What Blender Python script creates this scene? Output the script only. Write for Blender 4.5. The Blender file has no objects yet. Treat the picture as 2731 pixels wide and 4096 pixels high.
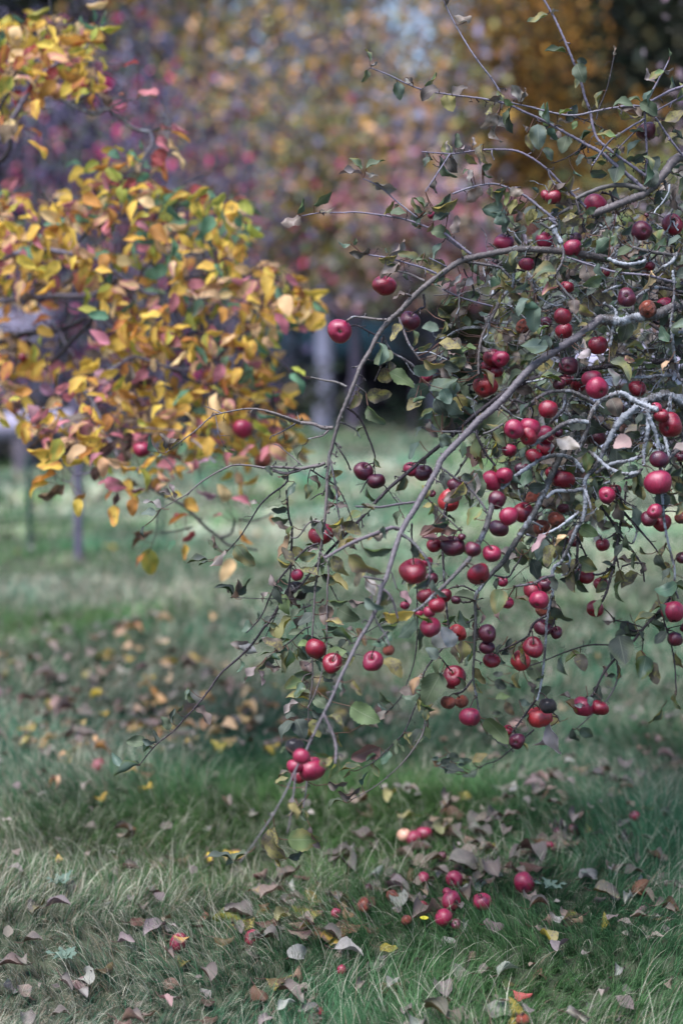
import bpy, math, random
import numpy as np
from mathutils import Vector, Matrix

# ------------------------------------------------------------------ camera, sky, sun, exposure
SC = bpy.context.scene
COL = SC.collection
F = 5689.0; CX, CY = 1365.5, 2048.0
HZ = 1330.0
TILT = math.atan((CY - HZ) / F)
CAM = np.array([0.0, 0.0, 1.35])
cam_d = bpy.data.cameras.new('camera'); cam = bpy.data.objects.new('camera', cam_d); COL.objects.link(cam)
cam.location = CAM; cam.rotation_euler = (math.pi / 2 - TILT, 0, 0)
cam_d.sensor_fit = 'VERTICAL'; cam_d.sensor_height = 36; cam_d.lens = 36 * F / 4096
cam_d.clip_start = 0.05; cam_d.clip_end = 500
cam_d.dof.use_dof = True; cam_d.dof.focus_distance = 3.12; cam_d.dof.aperture_fstop = 1.35
cam_d.dof.aperture_blades = 9
SC.camera = cam

SUN_EL, SUN_ROT = math.radians(64), math.radians(222)
w = bpy.data.worlds.new("World"); SC.world = w; w.use_nodes = True
nt = w.node_tree
sky = nt.nodes.new('ShaderNodeTexSky'); sky.sky_type = 'NISHITA'; sky.sun_disc = False
sky.sun_elevation = SUN_EL; sky.sun_rotation = SUN_ROT; sky.air_density = 1.0; sky.dust_density = 1.2; sky.ozone_density = 3.0
bg = nt.nodes['Background']; bg.inputs[1].default_value = 0.052
nt.links.new(sky.outputs[0], bg.inputs[0])
sun_d = bpy.data.lights.new('sun', 'SUN'); sun_d.energy = 1.5; sun_d.angle = math.radians(32); sun_d.color = (0.95, 0.95, 1.0)
sun = bpy.data.objects.new('sun', sun_d); COL.objects.link(sun)
sd = Vector((math.sin(SUN_ROT) * math.cos(SUN_EL), math.cos(SUN_ROT) * math.cos(SUN_EL), math.sin(SUN_EL)))
sun.rotation_euler = (-sd).to_track_quat('-Z', 'Y').to_euler()
SC.view_settings.view_transform = 'Standard'; SC.view_settings.look = 'None'; SC.view_settings.gamma = 1.0
SC.view_settings.exposure = 2.42
SC.render.engine = 'CYCLES'
SC.cycles.use_denoising = True
SC.cycles.max_bounces = 5; SC.cycles.diffuse_bounces = 2; SC.cycles.glossy_bounces = 2
SC.cycles.transmission_bounces = 3; SC.cycles.transparent_max_bounces = 4

RNG = np.random.default_rng(7)
random.seed(7)

# ------------------------------------------------------------------ picture point + depth -> place in the world
FWD = np.array([0, math.cos(TILT), -math.sin(TILT)]); UP = np.array([0, math.sin(TILT), math.cos(TILT)]); RT = np.array([1.0, 0, 0])
def at(x, y, Z):
    return CAM + Z * (FWD + (x - CX) / F * RT - (y - CY) / F * UP)
def ground_at(x, y):
    d = FWD + (x - CX) / F * RT - (y - CY) / F * UP
    k = -CAM[2] / d[2]
    return CAM + d * k
def xd(x, dist):
    """world x of picture column x at ground distance dist"""
    return (x - CX) / F * dist
VIEWS = dict(A=(1765, 800, 1.6232), B=(1765, 1400, 1.6232), C=(1765, 2000, 1.6232), D=(1065, 800, 1.96), E=(1065, 1600, 1.96),
             G=(1065, 2300, 1.96), H=(400, 1600, 1.47), I=(1365, 0, 1.148), J=(0, 0, 1.7422), K=(0, 700, 1.2062), L=(0, 1500, 1.4255),
             M=(0, 2300, 1.12), N=(0, 3100, 1.12), O=(1331, 3000, 1.12), P=(700, 0, 1.4255), Q=(2231, 700, 3.136), R=(2131, 1300, 2.6133),
             S=(2131, 2100, 2.6133), U=(0, 1500, 2.6133), X=(1831, 0, 1.7422), Z=(0, 0, 1.0), V=(0, 0, 0.57413))
def vp(v, x, y):
    a, b, s = VIEWS[v]
    return (a + x / s, b + y / s)
def fields(x, y):
    """gentle bumps of the lawn"""
    return 0.030 * np.sin(x * 1.7 + 0.6 * y) * np.cos(y * 1.3 - 0.5) + 0.018 * np.sin(x * 4.1 - y * 2.3 + 1.0) + 0.012 * np.cos(x * 2.2 + y * 6.1)
def terr(x, y):
    return fields(x, y) * np.clip((np.hypot(x, y)) / 3.0, 0.3, 1.0) - 0.03
def noise2(x, y, f, seed=0):
    r = np.random.default_rng(1000 + seed); s = 0
    for k in range(5):
        a = r.uniform(0, 6.283); ff = f * r.uniform(0.6, 1.7); p = r.uniform(0, 6.283)
        s = s + np.sin((x * math.cos(a) + y * math.sin(a)) * ff + p + 1.3 * np.sin((x * math.sin(a) - y * math.cos(a)) * ff * 0.7 + p * 2))
    return s / 5.0 * 1.6

# ------------------------------------------------------------------ objects and their properties
def tag(o, label=None, cat=None, group=None, kind=None):
    if label: o['label'] = label
    if cat: o['category'] = cat
    if group: o['group'] = group
    if kind: o['kind'] = kind
    return o
def link(o, parent=None):
    COL.objects.link(o)
    if parent is not None: o.parent = parent
    return o
def empty(name, loc=(0, 0, 0)):
    o = bpy.data.objects.new(name, None); o.location = loc; o.empty_display_size = 0.1
    return link(o)
class Geo:
    """collects vertices, faces, colours and uvs, then makes one mesh"""
    def __init__(s): s.v = []; s.f3 = []; s.f4 = []; s.c = []; s.u = []; s.n = 0
    def add(s, v, f, c=None, uv=None):
        v = np.asarray(v, dtype=np.float64).reshape(-1, 3); k = len(v)
        f = np.asarray(f, dtype=np.int64)
        (s.f4 if f.shape[1] == 4 else s.f3).append(f + s.n)
        s.v.append(v); s.n += k
        if c is None: c = (0.5, 0.5, 0.5, 0)
        c = np.asarray(c, dtype=np.float64)
        s.c.append(np.broadcast_to(c, (k, 4)) if c.ndim == 1 else c)
        s.u.append(np.zeros((k, 2)) if uv is None else np.asarray(uv))
    def mesh(s, name, mat=None, origin=(0, 0, 0), smooth=True):
        v = np.concatenate(s.v) - np.asarray(origin)
        c = np.concatenate(s.c); u = np.concatenate(s.u)
        me = bpy.data.meshes.new(name)
        f4 = np.concatenate(s.f4) if s.f4 else np.zeros((0, 4), int); f3 = np.concatenate(s.f3) if s.f3 else np.zeros((0, 3), int)
        loops = np.concatenate([f4.ravel(), f3.ravel()]).astype(np.int32)
        tot = np.concatenate([np.full(len(f4), 4), np.full(len(f3), 3)]).astype(np.int32)
        start = np.concatenate([[0], np.cumsum(tot)[:-1]]).astype(np.int32)
        me.vertices.add(len(v)); me.vertices.foreach_set('co', v.astype(np.float32).ravel())
        me.loops.add(len(loops)); me.loops.foreach_set('vertex_index', loops)
        me.polygons.add(len(tot)); me.polygons.foreach_set('loop_start', start)
        me.update(calc_edges=True)
        me.polygons.foreach_set('use_smooth', np.full(len(tot), smooth))
        a = me.attributes.new('col', 'FLOAT_COLOR', 'POINT'); a.data.foreach_set('color', c.astype(np.float32).ravel())
        ul = me.uv_layers.new(name='uv'); ul.data.foreach_set('uv', u[loops].astype(np.float32).ravel())
        if mat: me.materials.append(mat)
        return me
    def obj(s, name, mat=None, parent=None, origin=(0, 0, 0), smooth=True):
        return link(bpy.data.objects.new(name, s.mesh(name, mat, origin, smooth)), parent)

# ------------------------------------------------------------------ materials
class NT:
    def __init__(s, name, disp=False):
        s.m = bpy.data.materials.new(name); s.m.use_nodes = True; s.t = s.m.node_tree; s.t.nodes.clear()
        s.out = s.n('ShaderNodeOutputMaterial')
    def n(s, typ, **kw):
        x = s.t.nodes.new(typ)
        for k, v in kw.items():
            if k.startswith('i_'):
                x.inputs[k[2:].replace('_', ' ')].default_value = v
            else: setattr(x, k, v)
        return x
    def l(s, a, b): s.t.links.new(a, b)
    def ramp(s, fac, stops):
        r = s.n('ShaderNodeValToRGB'); e = r.color_ramp.elements
        while len(e) < len(stops): e.new(0.5)
        for q, (p, c) in zip(e, stops): q.position = p; q.color = (*c, 1) if len(c) == 3 else c
        s.l(fac, r.inputs[0]); return r.outputs[0]
    def mix(s, fac, a, b, mode='MIX'):
        x = s.n('ShaderNodeMix', data_type='RGBA', blend_type=mode)
        for i, v in ((0, fac), (6, a), (7, b)):
            if hasattr(v, 'links'): s.l(v, x.inputs[i])
            else: x.inputs[i].default_value = v if not isinstance(v, tuple) else ((*v, 1) if len(v) == 3 else v)
        return x.outputs[2]
    def noise(s, scale, detail=4, rough=0.55, vec=None, dist=0.0):
        x = s.n('ShaderNodeTexNoise'); x.inputs['Scale'].default_value = scale; x.inputs['Detail'].default_value = detail
        x.inputs['Roughness'].default_value = rough; x.inputs['Distortion'].default_value = dist
        if vec is not None: s.l(vec, x.inputs['Vector'])
        return x.outputs[0]
    def math(s, op, a, b=0.0, clamp=False):
        x = s.n('ShaderNodeMath', operation=op, use_clamp=clamp)
        for i, v in ((0, a), (1, b)):
            if hasattr(v, 'links'): s.l(v, x.inputs[i])
            else: x.inputs[i].default_value = v
        return x.outputs[0]
    def prin(s, col, rough=0.6, spec=0.4, **kw):
        p = s.n('ShaderNodeBsdfPrincipled')
        for k, v in (('Base Color', col), ('Roughness', rough), ('Specular IOR Level', spec)):
            if hasattr(v, 'links'): s.l(v, p.inputs[k])
            else: p.inputs[k].default_value = (*v, 1) if isinstance(v, tuple) and len(v) == 3 else v
        for k, v in kw.items():
            p.inputs[k.replace('_', ' ')].default_value = v
        return p
    def bump(s, h, strength=0.3, dist=0.002):
        b = s.n('ShaderNodeBump'); b.inputs['Strength'].default_value = strength; b.inputs['Distance'].default_value = dist
        s.l(h, b.inputs['Height']); return b.outputs[0]
    def fin(s, sh): s.l(sh, s.out.inputs[0]); return s.m

def mat_leaf(name, gloss=0.40, trans=0.20, under=0.22, mot=1.0):
    q = NT(name)
    at_ = q.n('ShaderNodeAttribute', attribute_name='col'); uv = q.n('ShaderNodeUVMap', uv_map='uv'); geo = q.n('ShaderNodeNewGeometry')
    tc = q.n('ShaderNodeTexCoord')
    sep = q.n('ShaderNodeSeparateXYZ'); q.l(uv.outputs[0], sep.inputs[0])
    u, v = sep.outputs[0], sep.outputs[1]
    av = q.math('ABSOLUTE', q.math('SUBTRACT', v, 0.5))              # 0 at the midrib
    mid = q.math('LESS_THAN', av, 0.022)
    ph = q.math('SUBTRACT', q.math('MULTIPLY', u, 9.0), q.math('MULTIPLY', av, 6.0))
    fr = q.math('ABSOLUTE', q.math('SUBTRACT', q.math('FRACT', ph), 0.5))
    side = q.math('LESS_THAN', fr, 0.055)
    vein = q.math('MAXIMUM', mid, q.math('MULTIPLY', side, 0.55))
    n1 = q.noise(45, 4, 0.6, tc.outputs['Object']); n2 = q.noise(210, 3, 0.6, tc.outputs['Object'])
    base = q.mix(q.math('MULTIPLY', n1, mot), at_.outputs[0], q.mix(1.0, at_.outputs[0], (0.50, 0.46, 0.36), 'MULTIPLY'))
    base = q.mix(q.math('MULTIPLY', vein, 0.45), base, q.mix(0.5, base, (0.32, 0.34, 0.22)))
    # brown spots and patches: amount in the colour's alpha
    sp = q.math('ADD', q.math('MULTIPLY', n1, 0.6), q.math('MULTIPLY', n2, 0.5))
    thr = q.math('SUBTRACT', 0.84, q.math('MULTIPLY', at_.outputs[3], 0.42))
    spot = q.math('MULTIPLY', q.math('SUBTRACT', sp, thr), 14.0, True)
    base = q.mix(q.math('MULTIPLY', spot, 0.85), base, (0.055, 0.035, 0.022))
    lower = q.mix(under, base, (0.24, 0.25, 0.24))
    colr = q.mix(geo.outputs['Backfacing'], base, lower)
    rough = q.math('ADD', gloss, q.math('MULTIPLY', geo.outputs['Backfacing'], 0.25))
    hgt = q.math('ADD', q.math('MULTIPLY', vein, -0.6), q.math('MULTIPLY', n2, 0.7))
    p = q.prin(colr, rough, 0.28); q.l(q.bump(hgt, 0.5, 0.0012), p.inputs['Normal'])
    tr = q.n('ShaderNodeBsdfTranslucent'); q.l(q.mix(0.5, colr, base), tr.inputs[0])
    ms = q.n('ShaderNodeMixShader'); ms.inputs[0].default_value = trans
    q.l(p.outputs[0], ms.inputs[1]); q.l(tr.outputs[0], ms.inputs[2])
    return q.fin(ms.outputs[0])

def mat_bark(name, lichen_col=(0.42, 0.43, 0.48)):
    q = NT(name); at_ = q.n('ShaderNodeAttribute', attribute_name='col'); tc = q.n('ShaderNodeTexCoord'); o = tc.outputs['Object']
    n1 = q.noise(60, 5, 0.65, o); n2 = q.noise(260, 3, 0.6, o); n3 = q.noise(22, 3, 0.5, o)
    base = q.mix(n1, q.mix(1.0, at_.outputs[0], (0.55, 0.52, 0.55), 'MULTIPLY'), q.mix(1.0, at_.outputs[0], (1.35, 1.3, 1.3), 'MULTIPLY'))
    vor = q.n('ShaderNodeTexVoronoi'); vor.inputs['Scale'].default_value = 190; q.l(o, vor.inputs['Vector'])
    dots = q.math('LESS_THAN', vor.outputs[0], 0.16)
    base = q.mix(q.math('MULTIPLY', dots, 0.6), base, (0.42, 0.39, 0.36))
    thr = q.math('SUBTRACT', 0.80, q.math('MULTIPLY', at_.outputs[3], 0.38))
    li = q.math('MULTIPLY', q.math('SUBTRACT', q.math('ADD', q.math('MULTIPLY', n1, 0.55), q.math('MULTIPLY', n3, 0.5)), thr), 9.0, True)
    lc = q.mix(n2, lichen_col, (0.17, 0.18, 0.18))
    base = q.mix(li, base, lc)
    p = q.prin(base, q.math('ADD', 0.5, q.math('MULTIPLY', li, 0.4)), 0.15)
    h = q.math('ADD', q.math('MULTIPLY', n2, 0.6), q.math('MULTIPLY', li, q.math('ADD', 0.4, n2)))
    q.l(q.bump(h, 0.8, 0.0016), p.inputs['Normal'])
    return q.fin(p.outputs[0])

def mat_apple(name, c_hi, c_lo, c_dark, rough=0.36, dark=0.35, rot=0.0, wr=0.0):
    q = NT(name); tc = q.n('ShaderNodeTexCoord'); o = tc.outputs['Object']; oi = q.n('ShaderNodeObjectInfo')
    mp = q.n('ShaderNodeMapping'); q.l(o, mp.inputs[0])
    cmb = q.n('ShaderNodeCombineXYZ')
    for i in range(3): q.l(q.math('MULTIPLY', oi.outputs['Random'], 37.0 + 11 * i), cmb.inputs[i])
    q.l(cmb.outputs[0], mp.inputs['Location'])
    v = mp.outputs[0]
    st = q.n('ShaderNodeMapping'); q.l(v, st.inputs[0]); st.inputs['Scale'].default_value = (7, 7, 0.7)
    n_st = q.noise(1.6, 4, 0.6, st.outputs[0]); n_big = q.noise(0.9, 2, 0.5, v); n_mid = q.noise(3.2, 5, 0.6, v); n_f = q.noise(26, 3, 0.6, v)
    base = q.mix(q.math('MULTIPLY', q.math('SUBTRACT', n_st, 0.3), 2.2, True), c_lo, c_hi)
    dk = q.math('MULTIPLY', q.math('SUBTRACT', n_big, 0.62 - dark * 0.3), 4.0, True)
    base = q.mix(dk, base, c_dark)
    base = q.mix(q.math('MULTIPLY', q.math('SUBTRACT', n_mid, 0.52), 1.4, True), base, q.mix(0.5, c_dark, (0.20, 0.07, 0.12)))   # waxy bloom
    vor = q.n('ShaderNodeTexVoronoi'); vor.inputs['Scale'].default_value = 9; q.l(v, vor.inputs['Vector'])
    base = q.mix(q.math('MULTIPLY', q.math('LESS_THAN', vor.outputs[0], 0.085), 0.5), base, (0.42, 0.16, 0.14))
    scab = q.math('MULTIPLY', q.math('SUBTRACT', q.math('ADD', q.math('MULTIPLY', n_mid, 0.7), q.math('MULTIPLY', n_f, 0.35)), 0.70 - rot), 16.0, True)
    base = q.mix(q.math('MULTIPLY', scab, 0.8), base, (0.045, 0.025, 0.02))
    geo = q.n('ShaderNodeNewGeometry')
    # the little brown hollow round stem and calyx
    sx = q.n('ShaderNodeSeparateXYZ'); q.l(o, sx.inputs[0])
    rad = q.math('SQRT', q.math('ADD', q.math('MULTIPLY', sx.outputs[0], sx.outputs[0]), q.math('MULTIPLY', sx.outputs[1], sx.outputs[1])))
    hol = q.math('MULTIPLY', q.math('SUBTRACT', 0.17, rad), 9.0, True)
    base = q.mix(q.math('MULTIPLY', hol, 0.8), base, (0.16, 0.10, 0.05))
    p = q.prin(base, q.math('ADD', rough - 0.10, q.math('MULTIPLY', n_mid, 0.22)), 0.5)
    p.inputs['Coat Weight'].default_value = 0.25; p.inputs['Coat Roughness'].default_value = 0.22
    p.inputs['Sheen Weight'].default_value = 0.0; p.inputs['Sheen Tint'].default_value = (1.0, 0.55, 0.75, 1)
    q.l(q.bump(q.math('ADD', q.math('MULTIPLY', n_f, 0.35 + wr * 2), q.math('MULTIPLY', scab, -0.5)), 0.25 + wr, 0.02 + wr * 0.08), p.inputs['Normal'])
    return q.fin(p.outputs[0])

def mat_simple(name, col, rough=0.8, var=0.35, scale=8.0, bump=0.3, spec=0.3, attr=False, bd=0.01):
    q = NT(name); tc = q.n('ShaderNodeTexCoord'); n = q.noise(scale, 6, 0.65, tc.outputs['Object'])
    src = q.n('ShaderNodeAttribute', attribute_name='col').outputs[0] if attr else col
    base = q.mix(n, q.mix(1.0, src, (1 - var,) * 3, 'MULTIPLY'), q.mix(1.0, src, (1 + var,) * 3, 'MULTIPLY'))
    p = q.prin(base, rough, spec); q.l(q.bump(n, bump, bd), p.inputs['Normal'])
    return q.fin(p.outputs[0])
def mat_blade(name):
    q = NT(name); a = q.n('ShaderNodeAttribute', attribute_name='col')
    p = q.prin(a.outputs[0], 0.6, 0.12); tr = q.n('ShaderNodeBsdfTranslucent'); q.l(a.outputs[0], tr.inputs[0])
    ms = q.n('ShaderNodeMixShader'); ms.inputs[0].default_value = 0.25
    q.l(p.outputs[0], ms.inputs[1]); q.l(tr.outputs[0], ms.inputs[2]); return q.fin(ms.outputs[0])

M_LEAF = mat_leaf('leaf_surface'); M_AUT = mat_leaf('autumn_leaf_surface', 0.5, 0.38, 0.08, 0.5); M_LIT = mat_leaf('dry_leaf_surface', 0.6, 0.12, 0.3)
M_BARK = mat_bark('bark')
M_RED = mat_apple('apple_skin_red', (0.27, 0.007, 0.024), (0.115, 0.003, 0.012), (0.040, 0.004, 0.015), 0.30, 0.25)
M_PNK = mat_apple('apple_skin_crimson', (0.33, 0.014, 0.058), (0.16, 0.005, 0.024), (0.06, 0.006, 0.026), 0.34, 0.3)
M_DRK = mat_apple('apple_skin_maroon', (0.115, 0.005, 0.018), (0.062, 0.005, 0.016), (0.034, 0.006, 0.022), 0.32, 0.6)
M_ROT = mat_apple('apple_skin_rotting', (0.34, 0.075, 0.03), (0.22, 0.035, 0.02), (0.07, 0.02, 0.015), 0.5, 0.5, 0.10, 0.35)
M_MUM = mat_apple('apple_skin_mummified', (0.028, 0.016, 0.02), (0.016, 0.012, 0.016), (0.01, 0.01, 0.014), 0.6, 0.5, 0.1, 0.5)
M_SCB = mat_apple('apple_skin_scabbed', (0.38, 0.028, 0.03), (0.26, 0.012, 0.018), (0.07, 0.009, 0.02), 0.4, 0.3, 0.09)
M_CRM = mat_apple('apple_skin_cream', (0.62, 0.42, 0.26), (0.55, 0.22, 0.16), (0.35, 0.08, 0.06), 0.5, 0.3, 0.02)
M_STEM = mat_simple('apple_stem', (0.05, 0.035, 0.03), 0.8, 0.4, 300, 0.3)
M_BG = mat_blade('far_foliage'); M_GRASS = mat_blade('grass_blade')
M_WOOD = mat_simple('far_bark', (0.1, 0.1, 0.1), 0.85, 0.4, 9, 0.5, 0.2, True)

# ------------------------------------------------------------------ tubes
def catmull(P, step):
    P = np.asarray(P, float); out = []
    if len(P) == 2: n = max(2, int(np.linalg.norm(P[1] - P[0]) / step)); t = np.linspace(0, 1, n + 1)[:, None]; return P[0] * (1 - t) + P[1] * t
    Q = np.vstack([2 * P[0] - P[1], P, 2 * P[-1] - P[-2]])
    for i in range(1, len(Q) - 2):
        p0, p1, p2, p3 = Q[i - 1:i + 3]; n = max(1, int(np.linalg.norm(p2[:3] - p1[:3]) / step))
        t = (np.arange(n) / n)[:, None]
        out.append(0.5 * (2 * p1 + (p2 - p0) * t + (2 * p0 - 5 * p1 + 4 * p2 - p3) * t ** 2 + (3 * p1 - p0 - 3 * p2 + p3) * t ** 3))
    out.append(P[-1:]); return np.vstack(out)
def tube(g, P, R, seg=7, col=(0.2, 0.2, 0.2, 0), jit=0.0, cap=True, rng=RNG):
    P = np.asarray(P, float); n = len(P); R = np.broadcast_to(np.asarray(R, float), (n,))
    T = np.gradient(P, axis=0); T /= (np.linalg.norm(T, axis=1, keepdims=True) + 1e-12)
    a = np.array([0.31, 0.85, 0.43]); U = np.cross(T, a); U /= (np.linalg.norm(U, axis=1, keepdims=True) + 1e-9)
    W = np.cross(T, U); th = np.linspace(0, 2 * math.pi, seg, endpoint=False)
    rr = R[:, None] * (1 + jit * rng.uniform(-1, 1, (n, seg)))
    V = P[:, None, :] + rr[..., None] * (np.cos(th)[None, :, None] * U[:, None, :] + np.sin(th)[None, :, None] * W[:, None, :])
    i = np.arange(n - 1)[:, None] * seg; j = np.arange(seg)[None, :]; j2 = (j + 1) % seg
    f = np.stack([i + j, i + j2, i + seg + j2, i + seg + j], -1).reshape(-1, 4)
    c = np.asarray(col, float)
    if c.ndim == 2: c = np.repeat(c, seg, 0)
    g.add(V.reshape(-1, 3), f, c)
    if cap:
        for e, s in ((0, -1), (n - 1, 1)):
            tip = P[e] + s * T[e] * R[e] * 0.6
            vv = np.vstack([V[e], tip[None]]); ff = [[k, (k + 1) % seg, seg] if s > 0 else [(k + 1) % seg, k, seg] for k in range(seg)]
            cc = c if c.ndim == 1 else np.repeat(c[(0 if e == 0 else -1)][None], seg + 1, 0)
            g.add(vv, ff, cc)

# ------------------------------------------------------------------ leaves
_GRID = {}
def grid_faces(nu, nv):
    if (nu, nv) not in _GRID:
        i, j = np.meshgrid(np.arange(nu - 1), np.arange(nv - 1), indexing='ij'); a = i * nv + j
        _GRID[(nu, nv)] = np.stack([a, a + nv, a + nv + 1, a + 1], -1).reshape(-1, 4)
    return _GRID[(nu, nv)]
def leaf(g, B, T, N, wid, fold, curl, col, spot=0.0, nu=9, nv=5, serr=0.0, wave=0.06, rng=RNG, twist=0.0, edge=None):
    """one blade from base B to tip T; N its upper side; wid full width / length"""
    B = np.asarray(B, float); T = np.asarray(T, float); D = T - B; L = np.linalg.norm(D); D /= L
    N = N - D * np.dot(N, D); N /= (np.linalg.norm(N) + 1e-9); S = np.cross(D, N)
    u = np.linspace(0, 1, nu); v = np.linspace(-1, 1, nv)
    prof = (np.sin(math.pi * u ** 0.78) ** 0.62) * (1 - 0.22 * u) ; prof[0] = 0.03; prof[-1] = 0.0; prof = prof / prof.max()
    if serr > 0: prof = prof * (1 + serr * np.where(np.arange(nu) % 2 == 0, 1, -1)); prof[-1] = 0
    hw = wid * L * 0.5 * prof
    # bend along the length: arc of total angle curl, chord kept on D
    if abs(curl) > 0.02:
        ang = curl * (u - 0.5); ds = 1 / (nu - 1)
        am = (ang[1:] + ang[:-1]) / 2
        x = np.concatenate([[0], np.cumsum(np.cos(am))]) * ds; z = np.concatenate([[0], np.cumsum(-np.sin(am))]) * ds
        ch = math.hypot(x[-1], z[-1]); x, z = x / ch, z / ch
    else: x, z = u, u * 0
    fa = fold * (1 + 0.2 * rng.uniform(-1, 1))
    cv = np.abs(v); arc = np.sin(cv * fa) / max(fa, 1e-3) if fa > 0.02 else cv
    up = (1 - np.cos(cv * fa)) / max(fa, 1e-3) + cv * math.sin(fa * 0.5) * 0.4
    ph = rng.uniform(0, 6.28)
    tw = twist * (u - 0.3)
    y = hw[:, None] * np.sign(v)[None, :] * arc[None, :]
    zz = hw[:, None] * up[None, :] + wave * L * cv[None, :] * prof[:, None] * np.sin(u[:, None] * 9 + ph + (v[None, :] > 0) * 2.1)
    y2 = y * np.cos(tw)[:, None] - zz * np.sin(tw)[:, None]; z2 = y * np.sin(tw)[:, None] + zz * np.cos(tw)[:, None]
    V = B + D * (x * L)[:, None, None] + S * y2[..., None] + N * ((z * L)[:, None] + z2)[..., None]
    c = np.empty((nu, nv, 4)); c[..., :3] = np.asarray(col)[:3]; c[..., 3] = spot
    if edge is not None:
        k = np.clip((cv[None, :] * 0.8 + u[:, None] * 0.5 - 0.55 + 0.5 * np.sin(u[:, None] * 5 + v[None, :] * 3 + ph)) * 1.8, 0, 1)[..., None]
        c[..., :3] = c[..., :3] * (1 - k) + np.asarray(edge)[:3] * k
    uv = np.stack(np.broadcast_arrays(u[:, None], (v[None, :] + 1) / 2), -1)
    g.add(V.reshape(-1, 3), grid_faces(nu, nv), c.reshape(-1, 4), uv.reshape(-1, 2))
def petiole(g, A, B, r, col):
    A = np.asarray(A); B = np.asarray(B); m = (A + B) / 2 + np.array([0, 0, -0.10 * np.linalg.norm(A - B)])
    tube(g, catmull([A, m, B], np.linalg.norm(A - B) / 4 + 1e-5), r, 4, col, 0, False)

LC = dict(g=(0.070, 0.108, 0.028), d=(0.014, 0.032, 0.012), G=(0.12, 0.20, 0.03), y=(0.27, 0.225, 0.035), m=(0.27, 0.215, 0.20), t=(0.105, 0.165, 0.12),
          b=(0.10, 0.055, 0.045), o=(0.36, 0.20, 0.07), r=(0.24, 0.09, 0.07), w=(0.48, 0.44, 0.45), p=(0.5, 0.27, 0.3),
          Y=(0.84, 0.53, 0.08), O=(0.58, 0.25, 0.045), P=(0.66, 0.22, 0.27), L=(0.42, 0.42, 0.06), T=(0.12, 0.26, 0.15), C=(0.85, 0.54, 0.27), R=(0.42, 0.07, 0.07),
          N=(0.10, 0.045, 0.045), V=(0.45, 0.22, 0.32), K=(0.17, 0.10, 0.06), Q=(0.21, 0.145, 0.115))
LSPOT = dict(g=0.45, d=0.2, G=0.35, y=0.75, m=0.4, t=0.25, b=0.4, o=0.6, r=0.4, w=0.3, p=0.3, Y=0.45, O=0.45, P=0.25, L=0.4, T=0.2, C=0.4, R=0.3, N=0.3, V=0.3, K=0.6, Q=0.5)
LNAME = dict(g='green', d='dark green', G='bright green', y='yellow-green spotted', m='mauve grey', t='pale grey-green', b='brown', o='ochre', r='red-edged', w='whitish', p='pink')
def jit_col(c, rng, a=0.22):
    k = 1 + rng.uniform(-a, a); h = rng.uniform(-a, a, 3) * 0.35
    return tuple(np.clip(np.array(c) * (k + h), 0.004, 0.9))
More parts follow.
